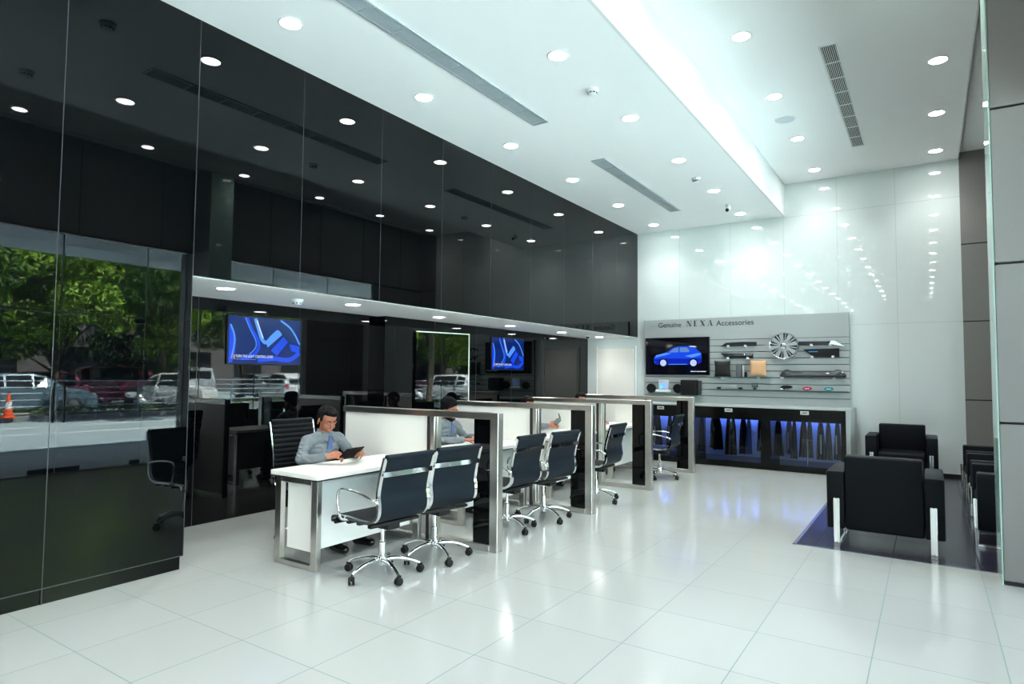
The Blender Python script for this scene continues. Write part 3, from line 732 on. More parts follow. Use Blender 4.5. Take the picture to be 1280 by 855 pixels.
def ribbon(pts, w, y, name, m_, parent):
    P = smooth_path([(x, 0, z) for x, z in pts], 8); mb = MB()
    mb.sweep([(p.x, y, p.z) for p in P], [(-w/2, -.0003), (w/2, -.0003), (w/2, .0003), (-w/2, .0003)], up=(0, 1, 0)).build(name, m_, parent, smooth=False)
# the board's own screen with the blue hatchback
t = tv('wall screen with a blue hatchback on the accessories board', (-4.005, FY, 1.895), 1.245, .715, 0)
MB().box(-.605, .605, -.0425, -.04, -.345, .345).build('screen', scr, t, smooth=False)
car = [(-.44, -.13), (-.445, -.03), (-.40, .02), (-.26, .055), (-.20, .07), (-.06, .16), (.06, .185), (.24, .185), (.36, .165), (.41, .10), (.47, .06), (.48, -.03), (.475, -.12), (.40, -.16), (-.30, -.17), (-.40, -.155)]
flat(car, -.0435, 'car_picture', bl2, t)
flat([(-.44, -.06), (-.2, -.045), (.2, -.05), (.475, -.04), (.475, -.12), (.40, -.155), (-.30, -.165), (-.40, -.15)], -.044, 'car_side', glow('screen_mid_blue', (.006, .02, .45), 1.), t)
flat([(-.43, -.03), (-.40, .02), (-.22, .062), (-.1, .055), (-.2, .02), (-.36, -.01)], -.0445, 'car_highlight', bl3, t); flat([(.16, .0), (.40, .05), (.46, .05), (.46, .02), (.3, -.03)], -.0445, 'car_highlight', bl3, t)
flat([(-.15, .07), (-.05, .145), (.04, .163), (.04, .072)], -.0445, 'car_window', glow('screen_glass', (.12, .25, .6), 1.), t); flat([(.065, .073), (.065, .165), (.2, .162), (.25, .10), (.24, .075)], -.0445, 'car_window', MATS['screen_glass'], t)
flat([(.24, .19), (.36, .185), (.39, .165), (.28, .17)], -.0445, 'car_spoiler', bl4, t)
for x in (-.26, .325):
    flat([(x+.085*math.cos(a), -.13+.085*math.sin(a)) for a in [k*PI/10 for k in range(20)]], -.0447, 'car_tyre', scr, t)
    flat([(x+.062*math.cos(a), -.13+.062*math.sin(a)) for a in [k*PI/10 for k in range(20)]], -.0455, 'car_rim', glow('screen_pale', (.55, .65, 1.), 1.), t)
ribbon([(-.15, -.155), (.2, -.155)], .012, -.0456, 'car_sill', bl3, t)
for a_, b_ in ((.27, .34), (.35, .38), (.39, .44), (.45, .56)): flat([(a_, -.298), (b_, -.298), (b_, -.284), (a_, -.284)], -.0458, 'caption', bl4, t)
# screens behind the recess wall: a steering column picture
def lever_tv(label, x, y, w, h):
    t = tv(label, (x, y, 1.865), w, h, PI/2, .02, 'wall screens in the black glass recess')   # faces +x
    MB().box(-w/2+.01, w/2-.01, -.0215, -.02, -h/2+.01, h/2-.01).build('screen', bl1, t, smooth=False)
    k = w/.92; Yf = -.0225
    def rb(pts, ww, m_, dy=0): ribbon([(a*k, b*k) for a, b in pts], ww*k, Yf-dy, 'picture', m_, t)
    def fp(pts, m_, dy=0): flat([(a*k, b*k) for a, b in pts], Yf-dy, 'picture', m_, t)
    fp([(-.44, -.24), (-.44, .14), (-.39, .10), (-.36, 0), (-.37, -.14), (-.40, -.24)], bl2)
    rb([(-.43, .16), (-.385, .06), (-.38, -.05), (-.41, -.2)], .018, bl3, .0008)
    rb([(-.24, .24), (-.18, .12), (-.10, .0), (-.10, -.10), (-.18, -.17), (-.3, -.2)], .035, bl2, .0008)
    rb([(-.26, .24), (-.2, .12), (-.13, .0), (-.13, -.08), (-.2, -.15)], .01, bl3, .0016)
    rb([(-.14, .24), (-.10, .13), (-.055, .02), (0.0, -.015), (.07, .05), (.15, .12)], .04, bl3, .0016)
    rb([(-.12, .22), (-.08, .12), (-.04, .03)], .012, bl4, .0024)
    fp([(.0, -.02), (.02, -.07), (.20, .08), (.16, .13)], bl3, .0024)
    fp([(.06, -.10), (.14, -.16), (.28, .0), (.22, .06)], bl2, .0016)
    rb([(.18, .24), (.30, .17), (.38, .08), (.44, -.02)], .02, bl3, .0008)
    rb([(-.1, -.21), (.1, -.19), (.3, -.2), (.44, -.12)], .05, bl2, .0003)
    fp([(.3, -.02), (.44, -.04), (.44, -.12), (.33, -.1)], bl2, .001)
    flat([(-w*.415, -h*.39), (-w*.405, -h*.39), (-w*.405, -h*.30), (-w*.415, -h*.30)], Yf-.001, 'orange_mark', glow('screen_orange', (1, .3, .03), 1.2), t)
    text('TURN THE LIGHT CONTROL LEVER', -w*.395, w*.10, -h*.355, .030*k, Yf-.0012, bl4, t, 'caption', ext=.0003)
    flat([(-w*.395, -h*.395), (-w*.13, -h*.395), (-w*.13, -h*.385), (-w*.395, -h*.385)], Yf-.0012, 'caption', bl3, t)
lever_tv('blue lit wall screen above the man with the tablet', P2X+.001, 4.265, .92, .525)
lever_tv('blue lit wall screen farther along the black recess', P3X+.001, 8.83, .98, .55)

# ------------------------------------------------------------------ display cabinet
CF = 10.93
t = empty('display_cabinet', 'low black display cabinet with blue lit windows under the board', 'cabinet', (-2.87, 11.4, 0))
def C(x): return x+2.87
def Yc(y): return y-11.4
cabm = mat('cabinet_black', (.004, .0045, .0045), .15, ior=1.3)
wins = [(-4.55, -3.60), (-3.45, -2.33), (-2.18, -1.15)]
mb = MB().box(C(-4.66), C(-1.08), Yc(CF), Yc(11.84), 0, .10).box(C(-4.66), C(-1.08), Yc(CF), Yc(11.84), .92, 1.0).box(C(-4.66), C(-1.08), Yc(CF-.001), Yc(CF+.03), .80, .921).box(C(-4.66), C(-1.08), Yc(11.70), Yc(11.84), .1, .92)
xs = [-4.66]+[v for w in wins for v in w]+[-1.08]
for i in range(0, 8, 2): mb.box(C(xs[i]), C(xs[i+1]), Yc(CF), Yc(11.7), .1, .92)
mb.build('carcass', cabm, t, smooth=False)
MB().box(C(-4.67), C(-1.02), Yc(CF+.004), Yc(11.84), 1.0, 1.02).box(C(-1.08), C(-1.02), Yc(CF+.004), Yc(11.84), 0, 1.0).build('top_board', mat('cabinet_grey', (.42, .47, .46), .35), t, smooth=False)
led = mat('blue_led_strip', (.1, .2, 1), .5, emit=(.22, .36, 1.), estr=38, noise=0)
for i, (a, b) in enumerate(wins):
    MB().box(C(a)+.02, C(b)-.02, Yc(11.60), Yc(11.63), .905, .917).build('led_strip', led, t, smooth=False)
    MB().box(C(a)+.01, C(b)-.01, Yc(11.575), Yc(11.58), .868, .921).build('added_led_baffle', black_metal, t, smooth=False)  # unseen lip, added to keep the blue light off the floor
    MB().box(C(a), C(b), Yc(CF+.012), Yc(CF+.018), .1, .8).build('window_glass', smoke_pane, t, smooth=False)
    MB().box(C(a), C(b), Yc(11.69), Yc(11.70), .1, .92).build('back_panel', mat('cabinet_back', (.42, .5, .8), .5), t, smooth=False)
plate_m = mat('label_plate', (.55, .57, .55), .4)
for x in (-4.03, -2.84, -1.66):
    p_ = MB().box(C(x)-.062, C(x)+.062, Yc(CF)-.004, Yc(CF), .918, .975).build('label_plate', plate_m, t, smooth=False)
    MB().box(C(x)-.04, C(x)+.04, Yc(CF)-.0055, Yc(CF)-.004, .937, .956).build('label_print', mat('label_print', (.12, .12, .13), .5), p_, smooth=False)
cl_m = mat('dark_cover_cloth', (.008, .010, .015), .6, spec=.15, noise=.3, nscale=15); cl_b = mat('blue_sheen_cloth', (.03, .06, .22), .4)
rnd = random.Random(3)
def hang(x, y, w, zt, zb, label, group, m_):
    t = empty('hanging_cover', label, 'seat cover', (x, y, zt), rnd.uniform(-.5, .5), group)
    n = 14; vs = []; fs = []; ph = rnd.uniform(0, 6)
    for j in range(7):
        v = j/6; ww = w*(.45+.75*v**.6)
        for i in range(n+1):
            u = -1+2*i/n
            vs.append((u*ww/2, .022*math.sin(u*7+ph+v*1.2)*(.4+v), -(zt-zb)*v-.012*abs(u)*(1-v)))
    for j in range(6):
        for i in range(n): a = j*(n+1)+i; fs.append((a, a+1, a+n+2, a+n+1))
    o = MB().add(vs, fs).build('cloth', m_, t, ang=80, fix=False)
    sm_ = o.modifiers.new('s', 'SOLIDIFY'); sm_.thickness = .006
    MB().tube([(0, 0, .0), (0, 0, .03), (.008, 0, .045), (0, 0, .05)], .003, 6).build('hook', chrome, t)
    if rnd.random() < .55: MB().box(-.008, .008, -.04, -.03, -(zt-zb)*.85, -(zt-zb)*.35, bev=.002, seg=1).build('reflective_strap', mat('silver_strap', (.5, .55, .6), .3, .6), t)
for wi, (a, b) in enumerate(wins):
    place = ('left', 'middle', 'right')[wi]
    n = 8 if wi else 6
    for k in range(n):
        x = a+.09+(b-a-.18)*k/(n-1)+rnd.uniform(-.015, .015)
        hang(x, CF+.22+.22*(k % 2), .10+rnd.uniform(0, .05), (.80), .14+rnd.uniform(0, .12), 'dark seat cover in the %s cabinet window, %s from the left' % (place, ORD[k+1]), 'seat covers hanging in the lit cabinet', cl_b if rnd.random() < .25 else cl_m)
t = empty('display_tool', 'small silver cross shaped tool hanging in the right cabinet window', 'tool', (-1.64, CF+.12, .42))
MB().tube([(-.07, 0, .09), (.07, 0, .09)], .007).tube([(0, 0, .10), (0, 0, -.3)], .014).ell((0, 0, .09), .018).build('body', chrome, t)
MB().tube([(0, 0, .1), (0, 0, .37)], .0015, 5).build('wire', chrome, t)
# ------------------------------------------------------------------ people
skin = mat('skin', (.36, .140, .085), .5, spec=.25, noise=.05, nscale=20); skin.node_tree.nodes['Principled BSDF'].inputs['Subsurface Weight'].default_value = .08
skin.node_tree.nodes['Principled BSDF'].inputs['Subsurface Radius'].default_value = (.01, .004, .002)
lip_m = mat('lips', (.36, .13, .10), .45); hair_m = mat('black_hair', (.004, .0035, .0035), .6, spec=.12, bump=.4, bscale=150)
eye_m = mat('eye_white', (.45, .38, .33), .5, spec=.2); iris_m = mat('dark_iris', (.02, .012, .008), .1)
shirt_m = mat('grey_shirt', (.165, .19, .205), .8, spec=.2, noise=.06, nscale=9, bump=.5, bscale=20)
tie_m = mat('blue_tie', (.085, .135, .31), .5); trouser_m = mat('dark_trousers', (.02, .022, .03), .8); turban_m = mat('black_turban', (.004, .005, .006), .8, spec=.1, bump=.5, bscale=40)
shoe_m = mat('black_shoes', (.01, .01, .01), .25)
def V(*a): return Vector(a)
def hand(mb, wrist, fdir, palm, thumb, curls, k=1.):
    """wrist point, direction to the fingers, palm facing direction, thumb side direction"""
    f = Vector(fdir).normalized(); n = Vector(palm); n = (n-f*n.dot(f)).normalized(); s = f.cross(n).normalized()
    if s.dot(Vector(thumb)) < 0: s = -s
    w = Vector(wrist)
    for o in (-.030, -.011, .009, .028):
        mb.cap_(w+s*o*.75*k, .013*k, w+f*.082*k+s*o*k-n*.003, .0115*k, seg=10)
    mb.ell(w+f*.045*k, (.02*k,)*3)
    L_ = [(-.031, .028, .019, .015), (-.0105, .038, .025, .017), (.0105, .041, .027, .018), (.031, .036, .023, .017)]
    for i, (o, a, b, c) in enumerate(L_):
        p = w+f*.084*k+s*o*k; d = f; ang = 0
        sp = (o*2.2)
        for j, ln in enumerate((a, b, c)):
            ang += curls[j]*(1+.06*(i-1)); d = (f*math.cos(ang)+n*math.sin(ang)+s*sp*.6*(1 if j == 0 else .3)).normalized()
            q = p+d*ln*k; mb.cap_(p, (.0092-.0008*j)*k, q, (.0085-.001*j)*k, seg=8); p = q
    p = w+f*.022*k+s*.026*k; d = (f*.55+s*.8+n*.25).normalized(); q = p+d*.036*k; mb.cap_(p, .0135*k, q, .011*k, seg=8)
    d = (f*.85+s*.35+n*.45).normalized(); p = q; q = p+d*.030*k; mb.cap_(p, .0105*k, q, .0095*k, seg=8)
    d = (f*.9-s*.1+n*.5).normalized(); p = q; q = p+d*.024*k; mb.cap_(p, .0095*k, q, .0078*k, seg=8)
def person(label, loc, rz, cfg, vox=.0045):
    t = empty('person', label, 'person', loc, rz, 'staff seated at the desks')
    lean = cfg.get('lean', .09)
    hip = V(0, 0, .53); waist = V(lean*.25, 0, .68); chest = V(lean*.9, 0, .84); sh = V(lean*1.15, 0, .925); neck = V(lean*1.35, 0, .965); 
    hd = V(*cfg['head']) if 'head' in cfg else V(lean*1.35+.035, 0, 1.10)
    HM = Matrix.Translation(hd) @ Euler((0, math.radians(cfg.get('nod', 20)), math.radians(cfg.get('turn', 0)))).to_matrix().to_4x4()
    # body: torso, neck, head, arms, hands, legs in one skin
    b = MB()
    b.ell(hip, (.11, .155, .10)); b.ell(waist, (.095, .135, .12)); b.ell(chest, (.09, .145, .11)); b.ell(sh, (.060, .145, .045))
    b.cap_(neck, .058, hd+V(-.012, 0, -.05), .052)
    h = MB()
    h.ell((-.012, 0, .035), (.098, .077, .088), seg=24, rings=16)            # cranium
    h.ell((.022, 0, -.035), (.066, .060, .078), seg=20, rings=14)            # face
    h.ell((.045, 0, -.088), (.032, .034, .024)); h.ell((.02, 0, -.078), (.05, .050, .03))   # chin, jaw
    for s_ in (-1, 1):
        h.ell((.060, s_*.036, -.038), (.022, .022, .026))                       # cheek
        h.ell((.076, s_*.030, .016), (.014, .026, .0095))                     # brow
        h.ell((-.006, s_*.079, -.016), (.018, .008, .032), R=Euler((0, .2, s_*.35)).to_matrix())   # ear
        h.cap_((.083, s_*.009, -.040), .0095, (.084, s_*.011, -.041), .0085)    # nostril
    h.cap_((.080, 0, .008), .009, (.101, 0, -.034), .0125); h.ell((.08, 0, -.064), (.018, .026, .016))
    b.add(h.v, h.f, HM)
    arms = cfg['arms']
    for s_, (el, wr, fd, pm, th, cu) in zip((-1, 1), arms):
        S = V(sh.x, s_*.165, .915); el = V(*el); wr = V(*wr)
        b.chain([S+V(0, -s_*.012, -.012), S.lerp(el, .5), el], [.040, .034, .028]); b.chain([el, el.lerp(wr, .35), wr], [.028, .029, .025])
        hand(b, wr+(wr-el).normalized()*.01, fd, pm, th, cu)
        kn = V(.44, s_*.12, .50); an = V(.46, s_*.13, .08)
        b.chain([V(.02, s_*.09, .52), kn], [.085, .058]); b.chain([kn, kn.lerp(an, .4), an], [.055, .05, .035]); b.cap_(an+V(-.02, 0, -.03), .035, an+V(.13, s_*.02, -.045), .028)
    mesh_obj('body', union(b, vox, 2), skin, t)
    # eyes, brows, lips
    for s_ in (-1, 1):
        e = MB().ell((.0735, s_*.0305, -.004), (.0125, .0145, .0085)).build('eye', eye_m, t); e.data.transform(HM)
        e2 = MB().ell((.0805, s_*.029, -.008), (.006, .006, .005)).build('iris', iris_m, e); e2.data.transform(HM)
        e = MB().ell((.0765, s_*.0305, .0010), (.0130, .018, .0080)).build('eyelid', skin, t); e.data.transform(HM)
        e = MB().chain([(.092, s_*.012, .022), (.089, s_*.032, .028), (.074, s_*.05, .020)], [.0035, .0042, .0025], seg=8).build('eyebrow', hair_m, t); e.data.transform(HM)
    e = MB().chain([(.086, -.021, -.0665), (.0965, -.007, -.0625), (.0975, 0, -.064), (.0965, .007, -.0625), (.086, .021, -.0665)], [.002, .0045, .004, .0045, .002], seg=8).chain([(.088, -.017, -.070), (.0955, 0, -.073), (.088, .017, -.070)], [.003, .0058, .003], seg=8).build('lips', lip_m, t); e.data.transform(HM)
    # hair or turban
    hm = MB()
    if cfg.get('turban'):
        for k in range(5):
            a = .10*k; hm.ell((-.018, 0, .05+.012*k), (.112-.006*k, .098-.005*k, .048), R=Euler((.35-.17*k, -.42+.05*k, 0)).to_matrix(), seg=24)
        hm.ell((-.03, 0, .07), (.108, .094, .080), seg=24); hm.ell((-.07, 0, .0), (.05, .075, .07)); 
        o = mesh_obj('turban', union(hm, .006, 2), turban_m, t); o.data.transform(HM)
        bd = MB().ell((.02, 0, -.085), (.062, .060, .042)).ell((.05, 0, -.10), (.038, .036, .03)).ell((-.005, .052, -.045), (.03, .018, .05)).ell((-.005, -.052, -.045), (.03, .018, .05))
        bd.cap_((.093, -.02, -.057), .005, (.093, .02, -.057), .005)
        o = mesh_obj('beard', union(bd, .005, 2), hair_m, t); o.data.transform(HM)
    else:
        R_ = random.Random(cfg.get('seed', 1))
        hm.ell((-.020, 0, .042), (.097, .081, .083), seg=24, rings=16); hm.ell((-.062, 0, .0), (.044, .066, .056))
        hm.ell((.035, .0, .088), (.052, .064, .034)); hm.ell((.056, .015, .078), (.030, .046, .020))
        for s_ in (-1, 1): hm.ell((.014, s_*.071, .022), (.018, .010, .030))
        for k in range(26):
            a = R_.uniform(0, 2*PI); u = R_.uniform(.2, 1); p = V(-.01+.085*u*math.cos(a), .07*u*math.sin(a), .045+.08*math.sqrt(max(0, 1-u*u*.8)))
            hm.cap_(p, .010, p+V(.022, R_.uniform(-.02, .02), -.002), .006, seg=8)
        o = mesh_obj('hair', union(hm, .005, 1), hair_m, t); o.data.transform(HM)
    # shirt
    s = MB()
    s.ell(hip+V(0, 0, .0), (.125, .170, .10)); s.ell(waist, (.118, .158, .13)); s.ell(chest+V(0, 0, -.02), (.118, .172, .135)); s.ell(sh+V(-.005, 0, -.005), (.088, .175, .060))
    for s_ in (-1, 1): s.cap_(neck+V(-.012, s_*.042, -.004), .042, V(sh.x, s_*.155, .905), .058)
    for s_, (el, wr, fd, pm, th, cu) in zip((-1, 1), arms):
        S = V(sh.x, s_*.17, .912); el = V(*el); wr = V(*wr); d = (wr-el).normalized()
        s.chain([S, S.lerp(el, .5), el], [.058, .049, .043]); s.chain([el, el.lerp(wr, .4), wr-d*.012], [.042, .039, .033])
        for q in (.25, .45, .65, .85):                                   # soft folds
            s.ell(S.lerp(el, q)+V(.0, s_*.012, 0), (.055-.009*q, .048, .012), R=Euler((s_*.5, .7*q, 0)).to_matrix())
    me = wrinkle(union(s, .0075, 2), .0065); mesh_obj('shirt', me, shirt_m, t)
    for s_, (el, wr, fd, pm, th, cu) in zip((-1, 1), arms):
        el = V(*el); wr = V(*wr); d = (wr-el).normalized()
        MB().tube([wr-d*.045, wr-d*.004], [.040, .037], 16).build('cuff', shirt_m, t)
    c = neck
    for s_ in (-1, 1):
        MB().prism([(0, 0), (.075, -.012), (.088, -.065), (.03, -.03)], 0, .006, M=Matrix.Translation(c+V(.045, s_*.022, .022)) @ Euler((PI/2+.25*s_, .30, s_*1.02)).to_matrix().to_4x4() if False else Matrix.Identity(4)) if False else None
    ring = [c+V(.062*math.cos(a)-.002, .064*math.sin(a), .018+.016*(-math.cos(a))) for a in [k*2*PI/24 for k in range(24)]]
    MB().sweep(ring, [(-.004, -.02), (.004, -.02), (.004, .02), (-.004, .02)], up=(0, 0, 1), closed=True).build('collar', shirt_m, t)
    cx = chest.x+.112
    for s_ in (-1, 1):
        p = c+V(.062, s_*.012, .0)
        MB().add([p+V(0, 0, .012), p+V(-.03, s_*.045, .012), p+V(-.012, s_*.058, -.03), p+V(.014, s_*.022, -.055), p+V(.008, 0, .012), p+V(-.022, s_*.047, .014), p+V(-.004, s_*.06, -.032), p+V(.022, s_*.023, -.058)],
                 [(0, 1, 2, 3), (4, 5, 6, 7), (0, 1, 5, 4), (1, 2, 6, 5), (2, 3, 7, 6), (3, 0, 4, 7)]).build('collar_point', shirt_m, t, smooth=False)
    k0 = c+V(.073, 0, -.016); k1 = V(chest.x+.121, 0, chest.z+.02); k2 = V(waist.x+.130, 0, waist.z+.01)
    MB().ell(k0, (.014, .017, .019)).build('tie_knot', tie_m, t)
    MB().sweep([k0+V(.002, 0, -.008), k1, k2], [(-1, -.004), (1, -.004), (1, .004), (-1, .004)], up=(1, 0, 0), scale=[1, 1, 1]) if False else None
    vs = []; ws_ = (.013, .027, .038)
    for p, w_ in zip((k0+V(.004, 0, -.01), k1, k2), ws_): vs += [p+V(-.004, -w_, 0), p+V(-.004, w_, 0), p+V(.005, w_, 0), p+V(.005, -w_, 0)]
    fs = [(0, 1, 2, 3), (8, 9, 10, 11)]+[(i*4+k, i*4+(k+1) % 4, i*4+4+(k+1) % 4, i*4+4+k) for i in range(2) for k in range(4)]
    MB().add(vs, fs).build('tie', tie_m, t, ang=30)
    # trousers and shoes
    tr = MB(); tr.ell(hip+V(0, 0, .0), (.125, .168, .075))
    for s_ in (-1, 1):
        kn = V(.44, s_*.12, .50); an = V(.46, s_*.13, .10)
        tr.chain([V(.02, s_*.09, .535), kn], [.085, .072]); tr.chain([kn, an], [.072, .058])
        sh_ = MB().cap_((.44, s_*.13, .045), .044, (.60, s_*.15, .036), .034).build('shoe', shoe_m, t)
    mesh_obj('trousers', union(tr, .012, 2), trouser_m, t)
    return t
D = (-1, -1, 0)
grip = (.75, .7, .5)
p1 = person('man in a grey shirt and blue tie looking down at a black tablet', (-4.73, 3.86, 0), 0, dict(lean=.10, nod=24, turn=-8, head=(.165, -.005, 1.098), seed=4,
    arms=[((.17, -.285, .765), (.415, -.205, .808), (.75, .45, .12), (.35, .6, -.4), (0, 0, 1), grip), ((.20, .27, .765), (.45, .135, .815), (.72, -.55, .12), (.3, -.7, -.3), (0, 0, 1), grip)]), .0042)
t = empty('tablet', 'black tablet computer held by the man at the nearest desk', 'tablet', (-4.195, 3.81, .828))
Mt = Matrix.Rotation(math.radians(8), 4, 'Z') @ Matrix.Rotation(math.radians(-42), 4, 'Y')
MB().box(-.075, .075, -.115, .115, -.006, .004, bev=.003, M=Mt).build('case', mat('tablet_case', (.004, .004, .004), .6, spec=.1), t)
MB().box(-.068, .068, -.106, .106, .004, .006, M=Mt).build('screen', mat('tablet_screen', (.004, .004, .005), .5, spec=.1), t, smooth=False)
flat_fold = ((.25, .35, .3))
p2 = person('bearded man in a black turban and grey shirt, hands crossed on his desk', (-4.80, 5.72, 0), 0, dict(lean=.08, nod=14, turn=-6, turban=True, head=(.145, 0, 1.105),
    arms=[((.16, -.28, .765), (.43, -.10, .785), (.55, .80, -.05), (0, 0, -1), (1, 0, 0), flat_fold), ((.16, .28, .765), (.455, .10, .80), (.5, -.85, .05), (0, 0, -1), (1, 0, 0), flat_fold)]))
p3 = person('man in a grey shirt bowed over a small grey gadget in his hands', (-4.80, 7.45, 0), 0, dict(lean=.09, nod=12, turn=-12, head=(.13, 0, 1.095), seed=9,
    arms=[((.20, -.24, .79), (.50, -.08, .83), (.8, .3, .15), (.1, .7, -.2), (0, 0, 1), grip), ((.18, .26, .78), (.50, .09, .83), (.75, -.4, .15), (.1, -.7, -.2), (0, 0, 1), grip)]))
t = empty('handheld_gadget', 'small grey gadget with a curled strap in the hands of the third man', 'gadget', (-4.21, 7.46, .885))
MB().box(-.035, .035, -.07, .075, -.02, .02, bev=.012, M=Matrix.Rotation(.45, 4, 'X')).build('body', mat('gadget_grey', (.10, .115, .10), .5), t)
MB().tube(smooth_path([(0, .05, .025), (.0, .075, .055), (0, .065, .09), (0, .045, .11)], 5), [.009]*14+[.006, .004], 8).tube([(0, .07, .03), (0, .11, .06)], .006, 8).build('strap', MATS['gadget_grey'], t)
p4 = person('farthest seated man with short dark hair, only his brow above the partition', (-4.78, 9.07, 0), 0, dict(lean=.07, nod=8, turn=-25, head=(.10, 0, 1.115), seed=15,
    arms=[((.16, -.27, .765), (.42, -.12, .79), (.6, .6, 0), (0, 0, -1), (1, 0, 0), flat_fold), ((.16, .27, .765), (.43, .12, .79), (.6, -.6, 0), (0, 0, -1), (1, 0, 0), flat_fold)]))
# ------------------------------------------------------------------ the street outside (seen mirrored in the black glass)
asph = mat('asphalt', (.255, .31, .335), .85, noise=.12, nscale=3, bump=.3, bscale=120)
pave = mat('concrete_paving', (.45, .46, .455), .8, noise=.08, nscale=2); kerb_m = mat('kerb_stone', (.22, .24, .26), .8)
line_m = mat('road_paint', (.75, .76, .74), .6); soil_m = mat('verge_soil', (.16, .12, .07), .9, noise=.3, nscale=6)
struct(MB().box(XF+.25, 70, -30, 70, -.12, -.012).build('ground', asph, smooth=False))
struct(MB().box(XF+.25, 3.9, -30, 60, -.12, -.004).build('pavement', pave, smooth=False))
struct(MB().box(-30, XF+.25, -40, YB-.02, -.12, -.004).build('pavement', pave, smooth=False))  # unseen paving behind the back wall, added to bounce sunlight indoors
def road_line(label, pts, w, nm='road_marking'):
    o = MB().strip([(x, y, -.008) for x, y in pts], w, .006, up=(0, 0, 1)).build(nm, line_m, smooth=False); struct(o); o['label'] = label
road_line('', [(4.15, -20), (4.15, 40)], .12); road_line('', [(8.3, -20), (8.3, 5), (7.9, 10), (7.6, 40)], .12); road_line('', [(10.4, 2), (10.3, 10), (9.6, 22)], .10)
kp = [(13.2, -20), (13.1, 4), (12.9, 8), (12.5, 12.5), (11.6, 20), (11, 45)]
struct(MB().strip([(x-.1, y, .05) for x, y in kp], .3, .2, up=(0, 0, 1)).build('kerb', kerb_m, smooth=False))
struct(MB().strip([(x+1.2, y, .04) for x, y in kp], 2.4, .16, up=(0, 0, 1)).build('verge', soil_m, smooth=False))
# canopy over the pavement
can = mat('canopy_white', (.56, .68, .76), .5)
t = struct(MB().box(XF+.25, 3.25, -12, 40, 3.60, 3.78).build('canopy', can, smooth=False))
mb = MB()
for y in range(-12, 40, 2): mb.box(XF+.25, 3.25, y-.01, y+.01, 3.594, 3.60)
mb.box(2.1, 2.12, -12, 40, 3.594, 3.60); mb.build('canopy_joint', joint_black, t, smooth=False)
# railing
rail_m = mat('railing_paint', (.22, .30, .38), .45)
t = empty('street_railing', 'blue-grey tubular street railing beyond the road, seen in the black glass', 'railing', (12.9, 8, .1))
def kx(y):
    for (xa, ya), (xb, yb) in zip(kp, kp[1:]):
        if y <= yb: return xa+(xb-xa)*(y-ya)/(yb-ya)
    return 11
ry = [-8+2.35*k for k in range(18)]
for h_ in (.22, .42, .62, .82, 1.0, 1.2):
    MB().tube([(kx(y)-12.9, y-8, h_-.1) for y in ry], .022, 6).build('rail', rail_m, t)
for y in ry: MB().box(kx(y)-12.93, kx(y)-12.87, y-8-.03, y-8+.03, -.1, 1.12).build('post', rail_m, t, smooth=False)
# traffic cone
t = empty('traffic_cone', 'orange traffic cone with a white band by the street railing', 'traffic cone', (12.62, 7.2, .14))
MB().box(-.17, .17, -.17, .17, 0, .03, bev=.01).lathe([(.13, .03), (.028, .70), (.02, .71)], 20).build('body', mat('cone_orange', (.85, .09, .02), .5), t)
MB().lathe([(.098, .26), (.068, .46)], 20, cap=False).build('white_band', mat('cone_white', (.8, .8, .8), .5), t)
